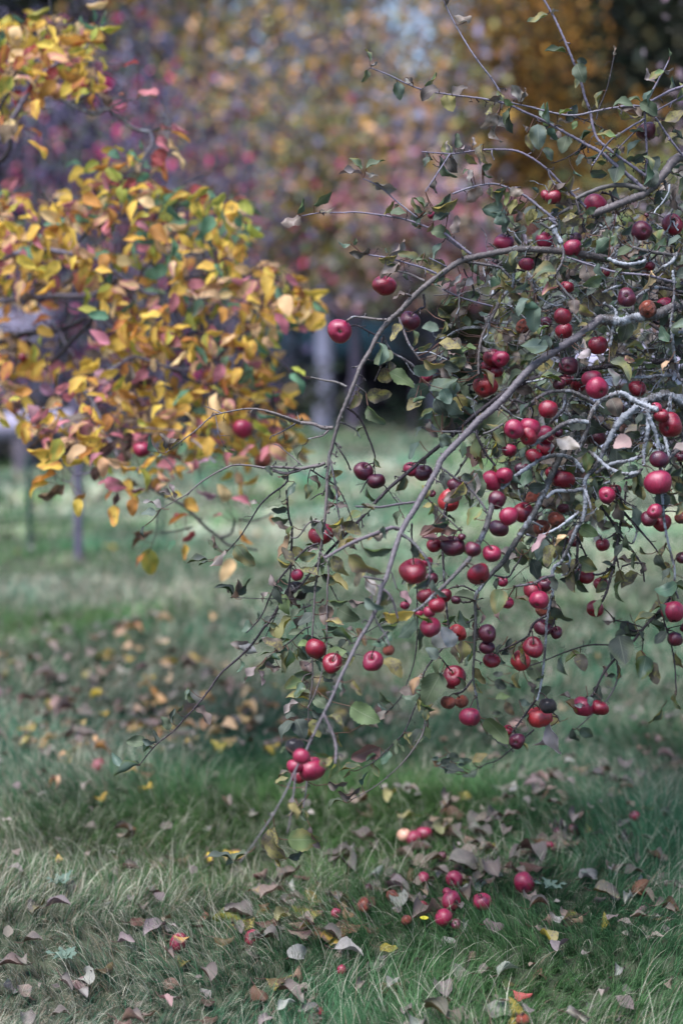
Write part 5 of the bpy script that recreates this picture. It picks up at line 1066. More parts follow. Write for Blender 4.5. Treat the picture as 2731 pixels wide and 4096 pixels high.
rg = np.random.default_rng(3)
def blades(n, y0, y1, spread, hmin, hmax, wid, nseg, power=1.0, side=0.5, pale=0.0):
    u = rg.random(n); Y = (y0 ** power + u * (y1 ** power - y0 ** power)) ** (1 / power)
    X = rg.uniform(-1, 1, n) * (Y * 0.245 + side)
    # tufts: pull roots towards tuft centres
    cell = 0.055 * min(max(y1 / 6, 1), 3.5); XO, YO = X * 0.8 - Y * 0.6, X * 0.6 + Y * 0.8; ix, iy = np.floor(XO / cell), np.floor(YO / cell)
    hsh = np.sin(ix * 127.1 + iy * 311.7) * 43758.5453; hx = hsh - np.floor(hsh); hsh2 = np.sin(ix * 269.5 + iy * 183.3) * 43758.5453; hy = hsh2 - np.floor(hsh2)
    k = rg.uniform(0.1, 0.92, n); XO = XO * (1 - k) + (ix + hx) * cell * k; YO = YO * (1 - k) + (iy + hy) * cell * k; X = XO * 0.8 + YO * 0.6; Y = YO * 0.8 - XO * 0.6
    big = noise2(X, Y, 2.6, 1); med = noise2(X, Y, 7.5, 2); fl = noise2(X, Y, 3.5, 3)
    H = rg.uniform(hmin, hmax, n) * (1 + 0.35 * big + 0.3 * med).clip(0.35, 2.0)
    A = fl * 3.2 + hx * 1.6 + rg.normal(0, 0.75, n); lean = rg.uniform(0.4, 1.45, n) * (0.75 + 0.5 * hy)
    dx, dy = np.cos(A), np.sin(A); W = wid * rg.uniform(0.6, 1.3, n)
    Zb = terr(X, Y); s = np.linspace(0, 1, nseg + 1)
    ang = lean[:, None] * (0.35 + 1.25 * s[None, :] ** 1.2)
    ds = H[:, None] / nseg
    hor = np.concatenate([np.zeros((n, 1)), np.cumsum(np.sin(ang[:, :-1]) * ds, 1)], 1); ver = np.concatenate([np.zeros((n, 1)), np.cumsum(np.cos(ang[:, :-1]) * ds, 1)], 1)
    px = X[:, None] + dx[:, None] * hor; py = Y[:, None] + dy[:, None] * hor; pz = Zb[:, None] + ver
    wv = W[:, None] * (1 - s[None, :] ** 2 * 0.95) * 0.5
    sa = rg.uniform(0, math.pi, n); sx, sy = np.cos(sa), np.sin(sa)
    V = np.empty((n, nseg + 1, 2, 3))
    for m, sg in ((0, -1), (1, 1)):
        V[:, :, m, 0] = px + sg * wv * sx[:, None]; V[:, :, m, 1] = py + sg * wv * sy[:, None]; V[:, :, m, 2] = pz
    # colour of each blade
    r1, r2 = rg.random(n), rg.random(n)
    dry = 0.25  + 0.10 * (Y > 7) + 0.26 * noise2(X, Y, 1.5, 5) + 0.16 * noise2(X, Y, 5.0, 6) - 0.13 * np.clip((X * 1.6 + 0.2), -1, 1) * (Y < 6) + 0.05 * (Y > 6)
    straw = (r1 < dry * 0.95 + pale)[:, None]
    green = np.array([0.024, 0.078, 0.038]) * (1 - r2[:, None]) + np.array([0.078, 0.175, 0.088]) * r2[:, None]
    cool = np.clip(noise2(X, Y, 2.2, 8) * 0.5 + 0.5, 0, 1)[:, None]
    green = green * (np.array([1.25, 1.0, 0.6]) * (1 - cool) + np.array([0.8, 1.0, 1.25]) * cool)
    dryc = np.array([0.36, 0.34, 0.26]) * (1 + pale * .5) * (0.65 + 0.6 * r2[:, None]); tan = np.array([0.24, 0.18, 0.12])
    dryc = np.where((rg.random(n) < 0.25)[:, None], tan * (0.6 + 0.7 * r2[:, None]), dryc)
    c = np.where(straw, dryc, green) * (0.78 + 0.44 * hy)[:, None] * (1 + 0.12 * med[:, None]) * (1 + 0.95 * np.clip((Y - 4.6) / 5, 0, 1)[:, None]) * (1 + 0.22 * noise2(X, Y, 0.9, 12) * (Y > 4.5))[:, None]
    # root to tip: each blade grows lighter towards its tip
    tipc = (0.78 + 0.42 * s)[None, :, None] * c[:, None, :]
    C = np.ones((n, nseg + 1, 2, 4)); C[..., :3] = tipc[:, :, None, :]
    base = (np.arange(n) * (nseg + 1) * 2)[:, None]; t = np.arange(nseg)[None, :] * 2
    f = np.stack([base + t, base + t + 1, base + t + 3, base + t + 2], -1).reshape(-1, 4)
    return V.reshape(-1, 3), f, C.reshape(-1, 4).clip(0, 1)
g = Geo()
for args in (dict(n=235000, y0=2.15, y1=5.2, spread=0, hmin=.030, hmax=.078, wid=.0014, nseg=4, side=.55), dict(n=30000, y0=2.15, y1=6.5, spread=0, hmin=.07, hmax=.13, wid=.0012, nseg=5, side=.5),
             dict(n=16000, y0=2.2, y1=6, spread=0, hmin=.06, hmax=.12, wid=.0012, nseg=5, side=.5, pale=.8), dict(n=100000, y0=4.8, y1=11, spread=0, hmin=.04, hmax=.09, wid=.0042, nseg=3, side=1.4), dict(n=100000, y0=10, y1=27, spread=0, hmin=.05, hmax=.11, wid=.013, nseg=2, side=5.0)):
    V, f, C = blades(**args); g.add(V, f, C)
tag(g.obj('grass', M_GRASS), kind='stuff')

# ------------------------------------------------------------------ fallen leaves and apples
rf = np.random.default_rng(41)
ZONES = [  # polygon in whole-view picture units, how many, palette, group, place words
    ([(0, 1440), (250, 1400), (500, 1450), (620, 1500), (900, 1560), (880, 1680), (560, 1760), (300, 1740), (0, 1720)], 260, 'YYCCKQKmOPwQCKbY', 'below the yellow tree'),
    ([(0, 1700), (560, 1740), (600, 1980), (300, 2120), (0, 2100)], 26, 'QKbQmY', 'on the open lawn'),
    ([(820, 1830), (1250, 1830), (1310, 1960), (1260, 2080), (800, 2080), (780, 1980)], 100, 'QKKbKQwyQbbNmb', 'around the fallen apples'),
    ([(850, 1690), (1568, 1640), (1568, 1860), (1250, 1880), (1050, 1840)], 60, 'QmKbQPmbN', 'in the shade of the branches'),
    ([(1250, 1850), (1568, 1850), (1568, 2130), (1200, 2130)], 44, 'QKbQmwyK', 'past the fallen apples'),
    ([(560, 1960), (800, 1960), (820, 2150), (500, 2150)], 44, 'bKQNoKbQy', 'beside the heap of fallen apples'),
    ([(0, 2080), (1568, 2080), (1568, 2350), (0, 2350)], 44, 'QKbmwyQ', 'nearest the viewer'),
    ([(0, 1150), (700, 1150), (1100, 1400), (1568, 1400), (1568, 1640), (900, 1560), (400, 1400), (0, 1400)], 46, 'YCCwQP', 'far out on the lawn')]
CW = dict(Y='yellow', C='peach', K='ochre-brown', Q='tan', m='mauve grey', O='orange', P='pinkish brown', w='pale', b='brown', y='yellow-green', N='dark brown', o='ochre', R='red', G='green', V='mauve')
HAND = """O270,690 300,745 w;O400,610 430,690 C;O440,520 510,560 w;O560,560 620,600 y;O690,550 770,560 w;O590,430 705,440 b;O465,450 555,440 y;O1095,600 1200,570 w;O1280,740 1370,680 w;O1420,740 1530,730 K;O560,840 450,880 w
O1030,430 1110,480 Q;O640,1030 730,1010 Q;O760,1000 850,1060 y;O890,1040 960,960 K;O1240,1010 1330,970 w;O600,980 660,920 Q;O140,950 250,920 b;O200,880 300,900 y;O90,1100 140,1010 P;O40,830 60,900 b;O0,810 20,830 Y;O1180,560 1090,590 w;O820,1110 880,1120 R
N250,860 350,910 m;N700,940 790,990 P;N1110,900 1220,1000 K;N900,1010 970,1000 b;N1180,880 1320,870 y;N1350,870 1430,880 w;N1430,680 1510,730 Y;N1330,680 1430,660 o;N1270,460 1330,490 w;N1100,470 1210,500 o;N900,560 960,620 K;N100,700 200,700 b;N580,600 660,590 b;N620,520 660,580 Q;N630,490 740,500 b;N700,420 740,470 N;N660,360 750,380 K;N250,360 300,400 Y;N210,90 260,120 C;N620,20 720,30 K;N770,690 860,700 o;N810,740 850,750 y;N950,700 1060,700 y;N1030,600 1100,680 N;N1220,620 1290,650 y;N1370,1090 1470,1050 P;N910,900 950,930 b;N80,760 130,800 Q;N740,750 790,790 Q
M735,750 850,800 O;M400,560 490,560 Y;M705,400 790,440 C;M860,720 970,740 w;M205,300 265,350 Y;M830,340 920,380 Y;M190,570 280,600 Y;M0,460 80,500 Y;M630,900 720,930 K;M890,830 930,890 P;M410,860 510,870 O;M350,690 390,720 Y;M560,290 610,310 Y;M480,660 550,700 C"""
cand = []
for ln in HAND.splitlines():
    v = ln[0]
    for s in ln[1:].split(';'):
        s = s.split(); v2 = s[0][0] if s[0][0].isalpha() else v; a = s[0].lstrip('ONM')
        x0, y0 = vp(v2, *map(float, a.split(','))); x1, y1 = vp(v2, *map(float, s[1].split(',')))
        m = ground_at((x0 + x1) / 2, (y0 + y1) / 2); Lw = math.hypot(x1 - x0, (y1 - y0)) * math.hypot(*m[:2]) / F
        cand.append((m[0], m[1], min(max(Lw * .9, .04), .085), math.atan2(-(y1 - y0) * 2.2, x1 - x0), s[2], None))
for poly, n, pal, where in ZONES:
    pl = [(a / .57413, b / .57413) for a, b in poly]
    cl = [rand_in(pl, rf) for _ in range(max(4, n // 7))]
    for k in range(n):
        if rf.random() < 0.6:
            cx_, cy_ = cl[rf.integers(len(cl))]; x, y = cx_ + rf.normal(0, 110), cy_ + rf.normal(0, 50)
            if y > 4080 or y < 1950: x, y = rand_in(pl, rf)
        else: x, y = rand_in(pl, rf)
        m = ground_at(x, y); cand.append((m[0], m[1], rf.uniform(.034, .070) * (1.25 if where in ('below the yellow tree', 'around the fallen apples', 'beside the heap of fallen apples') else 1), rf.uniform(0, 6.283), pal[rf.integers(len(pal))], where))
def where_of(X, Y):
    zz = np.array([X, Y, 0]) - CAM; k = zz @ FWD; x = CX + X / k * F; y = CY - (zz @ UP) / k * F
    for poly, n, pal, where in ZONES:
        if inpoly(x * .57413, y * .57413, poly): return where
    return 'on the open lawn'
items = []
for X, Y, L, a, c, where in cand:
    if where is None: where = where_of(X, Y)
    items.append((L / math.hypot(X, Y), X, Y, L, a, c, where))
items.sort(key=lambda t: -t[0])
LC_LIT = dict(LC); LC_LIT.update(Q=(.27, .165, .125), K=(.20, .10, .055), b=(.11, .052, .042), m=(.25, .16, .17), P=(.33, .19, .16), C=(.62, .38, .18), O=(.45, .20, .05), w=(.36, .34, .30), Y=(.60, .40, .06))
def litter_leaf(g, X, Y, L, a, c, rng, org=None):
    shape = ('flat', 'curled', 'rolled')[rng.choice(3, p=[.22, .45, .33])]
    Z = terr(X, Y) + rng.uniform(0.014, 0.042) + (0.012 if shape != 'flat' else 0)
    D = np.array([math.cos(a), math.sin(a), rng.normal(0, .12)]); D /= np.linalg.norm(D)
    B = np.array([X, Y, Z]) - D * L / 2; T = B + D * L
    N = unit(np.array([rng.normal(0, .25), rng.normal(-.05, .25), 1.0]) * (1 if rng.random() < .6 else -1))
    fold = dict(flat=rng.uniform(.1, .5), curled=rng.uniform(.7, 1.3), rolled=rng.uniform(1.3, 1.9))[shape]
    curl = dict(flat=rng.normal(0, .4), curled=rng.normal(.9, .4), rolled=rng.normal(.6, .9))[shape]
    edge = jit_col(LC['b' if c not in 'bN' else 'Q'], rng) if rng.random() < .5 else None
    leaf(g, B, T, N, rng.uniform(.62, .85), fold, curl, jit_col(np.array(LC_LIT[c]) * (.8 if c in 'QKmwb' else 1), rng, .28), LSPOT[c] * rng.uniform(.5, 1.5), 15, 9, .035, rng.uniform(.05, .13), rng, rng.normal(0, 1.2), edge)
    petiole(g, B - D * 0.022 + np.array([0, 0, .004]), B, .0011, (*LC['b'], 0))
    return shape
NB = 288; g = Geo()
from collections import defaultdict
SH = dict(flat='flat', curled='curled', rolled='tightly rolled')
for k, (s, X, Y, L, a, c, where) in enumerate(items):
    if k < NB:
        gg = Geo(); sh = litter_leaf(gg, X, Y, L, a, c, rf); base = (X, Y, float(terr(X, Y)))
        o = gg.obj('fallen_leaf', M_LIT, None, base); o.location = base
        lab = f'{SH[sh]} {CW[c]} fallen leaf lying in the grass {where}'
        tag(o, lab, 'leaf', lab.replace('fallen leaf', 'fallen leaves'))
    else: litter_leaf(g, X, Y, L, a, c, rf)
for k in range(900):      # broken old leaf bits sunk in the sward
    X_, Y_ = rf.uniform(-1.6, 1.6), rf.uniform(2.3, 7.0)
    if abs(X_) > Y_ * .245 + .4: continue
    Lr = rf.uniform(.015, .045); aa = rf.uniform(0, 6.28); D = np.array([math.cos(aa), math.sin(aa), rf.normal(0, .3)]) * Lr; B = np.array([X_, Y_, terr(X_, Y_) + rf.uniform(.01, .05)])
    leaf(g, B, B + D, [rf.normal(0, .5), rf.normal(0, .5), 1], .7, rf.uniform(.2, 1.2), rf.normal(0, .7), jit_col(LC['KQbmN'[rf.integers(5)]], rf, .3), .4, 5, 3, 0, .1, rf)
tag(g.obj('leaf_litter', M_LIT), kind='stuff')

FALL = """
O320,315 33 C|cream-coloured fallen apple leaning on a pink one in the grass
O366,332 36 P|pink fallen apple between the cream one and its larger twin
O407,322 38 P|larger pink fallen apple beside the cream pair, dented on top
O485,412 26 D|dull red fallen apple half buried behind a yellow-green leaf
O403,512 32 P|pink fallen apple at the back of the heap beside a curled pale leaf
O545,528 38 P|rose fallen apple at the back of the heap under a yellow leaf
O855,567 48 P|round crimson fallen apple lying apart on the grass, stem upward
O268,585 28 W|brownish rotting fallen apple at the near edge of the heap
O140,630 32 W|dull brown-pink fallen apple sunk in the grass outside the heap
O515,587 25 P|small magenta fallen apple between dead leaves in the heap
O396,652 30 R|red fallen apple behind a folded tan leaf in the heap
O530,645 44 P|squashed wide red fallen apple with a green leaf on it
O652,632 28 P|small rose fallen apple touching a larger one in the heap
O670,652 40 P|rose fallen apple with a chewed hollow at its front
O495,722 40 P|pink fallen apple lying in front of the heap
O552,742 22 D|dark red bit of apple beside the pink one in front of the heap
O330,712 24 W|brownish small apple in front of the folded tan leaf
O15,653 24 P|little pink fallen apple between the two leaf heaps
O160,530 20 D|dark little fallen apple in grass behind the leaf heap
O970,400 20 P|small pink fallen apple in leaves behind the lone crimson one
O1008,352 20 D|purple fallen apple in the shaded grass
O1350,306 24 P|pink-red fallen apple under a blackened leaf in deep shade
O850,1118 28 W|dull brownish red fallen apple low in the grass near the viewer
O40,905 24 P|small red fallen apple below a curled brown leaf
N797,592 42 P|pink fallen apple half hidden in pale grass beside curled brown leaves
N1130,585 42 P|rose fallen apple half covered by a black curled leaf
N1406,925 50 R|bright red fallen apple nearest the viewer beside dead leaves
M440,825 32 P|blurred red fallen apple beside an orange leaf beneath the yellow tree
Z2290,3280 26 D|dark fallen apple among brown leaves in the shade"""
for line in FALL.strip().splitlines():
    spec, label = line.split('|'); v = spec[0]; xy, r, kind = spec[1:].split(); x, y = vp(v, *map(float, xy.split(','))); r = float(r) / VIEWS[v][2]
    m = ground_at(x, y); dist = (m - CAM) @ FWD; rm = min(max(r * dist / F, 0.012), .034)
    m = at(x, y, dist * (1 - 0.03)); m[2] = terr(m[0], m[1]) + (rm * 0.8 + 0.034 if v == 'O' else rm * 0.5 + 0.008)
    make_apple(m, rm, kind, 'r', label, rf, None, 'apples fallen in the grass')
# the small yellow dandelion and a few weeds
m = ground_at(*vp('O', 408, 848)); fl = empty('dandelion', (m[0], m[1], float(terr(m[0], m[1])))); tag(fl, 'single small bright yellow dandelion flower in the grass', 'flower')
M_PET = mat_simple('petal_yellow', (0.40, 0.36, 0.03), .6, .15, 300, .1); M_GS = mat_simple('weed_green', (0.06, 0.13, 0.04), .6, .3, 60, .2)
g = Geo()
for k in range(46):
    a = k * 2.399; rr_ = .003 + .007 * math.sqrt(k / 46); d = np.array([math.cos(a), math.sin(a), 0]); tube(g, [[0, 0, .072], d * rr_ * .6 + [0, 0, .078], d * rr_ + [0, 0, .080 - rr_ * .35]], [.0008, .0012, .0012], 4)
g.obj('flower_head', M_PET, fl); g = Geo(); tube(g, [[0, 0, 0], [.003, 0, .04], [0, 0, .074]], .0015, 6); tube(g, [[0, 0, .068], [0, 0, .075]], [.003, .005], 8); g.obj('flower_stalk', M_GS, fl)
for k, (vx, px_, py_, lab) in enumerate((('N', 290, 775, 'blue-green lobed weed rosette in the grass near the lawn centre'), ('N', 270, 505, 'dark green weed tuft beside a yellow fallen leaf'), ('O', 975, 650, 'round grey-green weed leaf in grass before the lone crimson apple'))):
    m = ground_at(*vp(vx, px_, py_)); e = empty('weed_plant', (m[0], m[1], float(terr(m[0], m[1])))); tag(e, lab, 'weed'); g = Geo()
    for j in range(6):
        a = j * 1.05 + k; D = np.array([math.cos(a), math.sin(a), .35]) * rf.uniform(.03, .05); leaf(g, D * .1 + [0, 0, .045], D + [0, 0, .045], [0, 0, 1], .4, .4, .6, (0.10, 0.19, 0.13), 0, 11, 5, .18, .1, rf)
    g.obj('leaves', M_LEAF, e)
# ------------------------------------------------------------------ trees, shrubs and sheds at the far side of the lawn
rk = np.random.default_rng(55)
def quads(g, P, size, pal, wts, rng, asp=0.6, droop=0.3, cl=None):
    n = len(P); D = rng.normal(0, 1, (n, 3)); D[:, 2] -= droop; D /= np.linalg.norm(D, axis=1, keepdims=True)
    N = rng.normal(0, 1, (n, 3)); S = np.cross(D, N); S /= np.linalg.norm(S, axis=1, keepdims=True); Nn = np.cross(S, D)
    L = size * rng.uniform(.6, 1.3, (n, 1)); w = L * asp * .5
    V = np.stack([P, P + D * L * .45 + S * w + Nn * L * .08, P + D * L, P + D * L * .45 - S * w + Nn * L * .08], 1)
    pal = np.array(pal); ci = rng.choice(len(pal), n, p=np.array(wts) / sum(wts))
    if cl is not None:
        pc = rng.choice(len(pal), int(cl.max()) + 1, p=np.array(wts) / sum(wts)); bc = rng.uniform(.6, 1.3, int(cl.max()) + 1); ci = np.where(rng.random(n) < .6, pc[cl], ci)
    c = pal[ci] * rng.uniform(.7, 1.35, (n, 1)) * (1 + rng.normal(0, .06, (n, 3)))
    C = np.ones((n, 4, 4)); C[..., :3] = (c if cl is None else c * bc[cl][:, None])[:, None, :]
    b = np.arange(n)[:, None] * 4; g.add(V.reshape(-1, 3), np.concatenate([b + [0, 1, 2], b + [0, 2, 3]]), C.reshape(-1, 4).clip(0.002, .95))
def plant(name, label, cat, x, y, H, W, pal, wts, nleaf, size, stems=1, tr=0.06, crown0=0.25, barkc=(0.12, 0.11, 0.13), clump=.22, seed=0, group=None, dens_top=1.0, depth=None, nb=34, asp=.6, zmin=0.05):
    """trunk or several stems with limbs, and leaves gathered round the limb ends"""
    rng = np.random.default_rng(seed); e = empty(name, (x, y, float(terr(x, y)))); tag(e, label, cat, group)
    ends = []; g = Geo(); depth = depth or W
    for s in range(stems):
        a = rng.uniform(0, 6.28); r0 = 0 if stems == 1 else rng.uniform(.05, .3) * W
        b = np.array([math.cos(a) * r0, math.sin(a) * r0 * depth / W, -0.1])
        top = np.array([b[0] * 2.2 + rng.normal(0, .06) * W, b[1] * 2 + rng.normal(0, .05) * W, H * (rng.uniform(.75, .95) if stems > 1 else .9)])
        m1 = b * .6 + top * .4 + rng.normal(0, .04, 3) * W; m1[2] = H * .35
        S = catmull([b, m1, top], H / 16); R = np.linspace(tr, tr * .25, len(S)); tube(g, S, R, 8, (*jit_col(barkc, rng, .15), 0), .12, rng=rng); ends.append(top)
        for q in range(nb // stems):
            t = rng.uniform(crown0, .97); i = min(int(t * (len(S) - 1)), len(S) - 2); a = rng.uniform(0, 6.28)
            reach = W * .5 * math.sqrt(max(.08, 1 - ((t - .55) / .62) ** 2)) * rng.uniform(.5, 1.05)
            en = S[i] + np.array([math.cos(a) * reach, math.sin(a) * reach * depth / W, rng.uniform(-.02, .16) * H]); md = (S[i] + en) / 2 + rng.normal(0, .06, 3) * reach
            B = catmull([S[i], md, en], reach / 4 + .02); tube(g, B, np.linspace(R[i] * .5, R[i] * .12, len(B)), 5, (*jit_col(barkc, rng, .2), 0), .1, False, rng)
            ends += [en, md, en * .75 + md * .25]
    g.obj('trunk' if stems == 1 else 'stems', M_WOOD, e)
    E = np.array(ends); k = rng.integers(len(E), size=nleaf); P = E[k] + rng.normal(0, 1, (nleaf, 3)) * np.array([W * clump * .5, depth * clump * .5, H * clump * .28])
    kp = P[:, 2] > np.maximum(zmin, crown0 * H * .35) + rng.uniform(-.15, .15, len(P)); P = P[kp]; k = k[kp]
    g = Geo(); quads(g, P, size, pal, wts, rng, asp, cl=k); g.obj('crown' if stems == 1 else 'foliage', M_BG, e); return e
PUR = [(.105, .085, .15), (.045, .035, .07), (.17, .155, .22), (.50, .035, .15), (.13, .16, .10), (.58, .13, .22)]
OLV = [(.19, .18, .08), (.10, .12, .06), (.50, .29, .07), (.60, .34, .20), (.24, .215, .29), (.28, .28, .10)]
GLD = [(.32, .15, .028), (.20, .095, .022), (.42, .23, .06), (.09, .07, .03), (.12, .11, .045)]
DRK = [(.025, .035, .025), (.045, .05, .03), (.02, .025, .02), (.08, .07, .03)]
PNK = [(.50, .24, .30), (.50, .33, .24), (.25, .20, .26), (.18, .20, .12), (.42, .10, .16)]
YOL = [(.42, .36, .08), (.24, .25, .08), (.50, .34, .12), (.12, .15, .07), (.20, .17, .2)]
def T(px, dist, top, widpx): return xd(px, dist), dist, CAM[2] + (HZ - top) / F * dist, widpx / F * dist
def tree(name, label, cat, px, dist, top, widpx, pal, wts, n, size, **kw):
    x, y, H, W = T(px, dist, top, widpx); return plant(name, label, cat, x, y, H, W, pal, wts, n, size, **kw)
LAV = (.23, .21, .27)
tree('spindle_bush', 'tall purple-stemmed bush dotted with magenta leaves, the widest one', 'bush', 680, 16.0, 40, 720, PUR, [5, 3, 4, 1.7, 2, .8], 4200, .10, stems=9, tr=.022, crown0=.12, barkc=LAV, seed=1, group='purple bushes', nb=120)
tree('spindle_bush', 'purple-grey bush with crimson leaves standing behind the golden tree top', 'bush', 200, 17.0, 20, 620, PUR, [5, 4, 4, 1.4, 2, .4], 3800, .10, stems=8, tr=.022, crown0=.12, barkc=LAV, seed=2, group='purple bushes', nb=100)
tree('spindle_bush', 'thin purple bush with pinkish and olive leaves beside the widest one', 'bush', 1040, 21.5, 160, 560, PUR[:5] + OLV[2:4], [4, 2, 4, 1.5, 3, 2, 1], 3200, .12, stems=8, tr=.025, crown0=.3, barkc=LAV, seed=3, group='purple bushes', nb=100, zmin=1.8)
tree('autumn_tree', 'loose tree with peach and ochre leaves in the middle of the far row', 'tree', 1170, 22.6, -420, 1150, OLV, [3, 3, 3.5, 3, 5, 3], 6500, .14, tr=.07, crown0=.2, barkc=(.2, .19, .25), seed=4, nb=90, zmin=1.8)
tree('autumn_tree', 'dull olive tree with lavender-grey stems behind the purple bushes', 'tree', 760, 25.5, -500, 1250, OLV, [5, 5, 2.5, 2.5, 6, 3], 8500, .17, tr=.15, crown0=.12, barkc=(.2, .19, .25), seed=5, nb=90)
tree('pink_leaved_tree', 'small tree with rose-pink leaves under the peach and ochre tree', 'tree', 1640, 18.8, 600, 700, PNK, [3, 3.5, 4, 4, 1], 2300, .15, tr=.03, crown0=.35, barkc=(.06, .05, .06), seed=6, nb=80, zmin=1.75)
tree('autumn_tree', 'grey-lavender tree with thin peach leaves beside the rose-pink tree', 'tree', 1740, 19.6, 260, 620, OLV, [3, 3, 2.5, 4.5, 6, 2], 3000, .16, tr=.09, crown0=.25, barkc=(.2, .19, .25), seed=7, nb=70, zmin=2.0)
tree('yellow_leaved_tree', 'yellow and olive small tree just above the dark shed roof', 'tree', 1260, 22.2, 800, 860, YOL + [(.46, .06, .12)], [3.5, 4, 3, 3, 4, .9], 3000, .17, tr=.02, crown0=.5, barkc=LAV, seed=8, nb=90, zmin=1.9)
tree('yellow_leaved_tree', 'sparse yellow-spotted small tree behind the shed end', 'tree', 1640, 20.2, 940, 560, YOL + DRK[:2], [3, 3, 3, 3, 2, 4, 3], 2000, .16, tr=.03, crown0=.45, barkc=(.06, .05, .06), seed=9, nb=70, zmin=1.7)
tree('golden_tree', 'large copper-gold tree in front of the dark conifers', 'tree', 2050, 21.0, -200, 720, GLD, [6, 4, 3, 5, 3], 9500, .13, tr=.15, crown0=.12, barkc=(.05, .045, .05), seed=10, nb=110, clump=.26)
tree('golden_tree', 'smaller rusty tree low in front of the large copper-gold one', 'tree', 2260, 20.0, 380, 760, GLD, [4, 4, 1, 5, 3], 4600, .13, tr=.09, crown0=.12, barkc=(.06, .05, .06), seed=11, nb=80)
for k, (px, d, lab) in enumerate(((2560, 27, 'dark conifer towering behind the copper-gold tree'), (2950, 25, 'dark conifer at the far end of the row'), (60, 26, 'dark green conifer behind the golden tree top'), (2290, 31, 'dark conifer standing farthest back'), (420, 29, 'dark conifer behind the purple bushes'))):
    tree('conifer', lab, 'tree', px, d, -900, 900, DRK, [4, 3, 3, 1], 11000, .23, tr=.22, crown0=.05, barkc=(.04, .035, .04), seed=20 + k, nb=110, clump=.22, group='dark conifers')
tree('olive_bush', 'olive-green bush behind the apple crown', 'bush', 2480, 19.5, 560, 900, [(.20, .24, .09), (.11, .14, .07), (.34, .33, .12), (.05, .06, .04), (.3, .22, .2)], [4, 4, 3, 3, 1], 4600, .13, stems=8, tr=.022, crown0=.1, barkc=(.1, .09, .12), seed=30, nb=90)
tree('olive_bush', 'dark green shrub on the lawn edge behind the sawn limb', 'bush', 1980, 20.5, 900, 640, [(.04, .075, .04), (.03, .05, .035), (.10, .12, .05)], [4, 3, 2], 4200, .13, stems=7, tr=.02, crown0=.05, barkc=(.06, .05, .07), seed=31, nb=80)
tree('grey_branch_tree', 'nearer thin tree with a few pinkish and orange leaves on grey boughs', 'tree', 2900, 7.0, -150, 1150, [(.36, .26, .30), (.22, .17, .2), (.48, .25, .10), (.12, .12, .08)], [4, 4, 1, 4], 900, .055, tr=.055, crown0=.45, barkc=(.17, .16, .2), seed=32, nb=30)
tree('bare_tree', 'thin-leaved pale tree against the sky gap beside the copper-gold tree', 'tree', 1730, 24.5, -350, 560, OLV, [3, 3, 3, 3, 6, 2], 1500, .15, tr=.06, crown0=.35, barkc=(.2, .19, .25), seed=41, nb=60, zmin=2.2)
tree('dark_shrub', 'low dark shrub in shade behind the pale fallen log', 'bush', 120, 15.6, 1600, 700, [(.03, .035, .03), (.05, .055, .04), (.045, .04, .06)], [3, 2, 2], 3200, .10, stems=7, tr=.016, crown0=.02, barkc=(.06, .05, .07), seed=33, nb=80)
tree('dark_shrub', 'low dark shrub between the log and the shed', 'bush', 760, 19.5, 1400, 700, [(.03, .045, .03), (.06, .07, .04), (.05, .045, .06)], [3, 2, 2], 4200, .12, stems=7, tr=.016, crown0=.02, barkc=(.06, .05, .07), seed=34, nb=80)
tree('dark_shrub', 'dark shrub filling the gap beside the white shed', 'bush', 2130, 21.5, 1250, 560, [(.035, .05, .035), (.06, .065, .045), (.10, .09, .05)], [3, 2, 1], 3600, .13, stems=7, tr=.016, crown0=.02, barkc=(.06, .05, .07), seed=35, nb=80)
# pale trunks before the shed, their own leaves hiding everything above head height
for k, (px, d, r, lab) in enumerate(((1291, 20.3, .135, 'pale white-trunked birch standing before the dark shed'), (1412, 20.9, .075, 'thinner purple-grey trunk just beside the white birch'))):
    x, y, H, W = T(px, d, 560, 520); e = empty('birch_tree', (x, y, float(terr(x, y)))); tag(e, lab, 'tree'); g = Geo()
    S = catmull([[0, 0, -.2], [.03, 0, .9], [0, 0, 1.75], [-.1, .1, H * .7], [.1, .1, H]], .12); tube(g, S, np.interp(np.linspace(0, 1, len(S)), [0, .45, .6, 1], [r * 1.08, r * .92, r * .35, .01]), 12, (.42, .41, .54, 0) if k == 0 else (.40, .31, .42, 0), .04)
    ends = []
    for q in range(46):
        i = rk.integers(int(len(S) * .5), len(S)); en = S[i] + np.array([rk.normal(0, W * .3), rk.normal(0, .5), rk.uniform(-.1, .6)]); tube(g, [S[i], (S[i] + en) / 2 + [0, 0, .1], en], [.02, .012, .006], 5, (.2, .17, .21, 0)); ends += [en, (S[i] + en) / 2]
    g.obj('trunk', M_WOOD, e); E = np.array(ends); g = Geo(); ki = rk.integers(len(E), size=3600); P = E[ki] + rk.normal(0, .26, (3600, 3)); kp = P[:, 2] > 1.72; quads(g, P[kp], .12, OLV + [(.42, .06, .10)], [4, 4, 3, 2, 3, 4, .6], rk, cl=ki[kp]); g.obj('crown', M_BG, e)

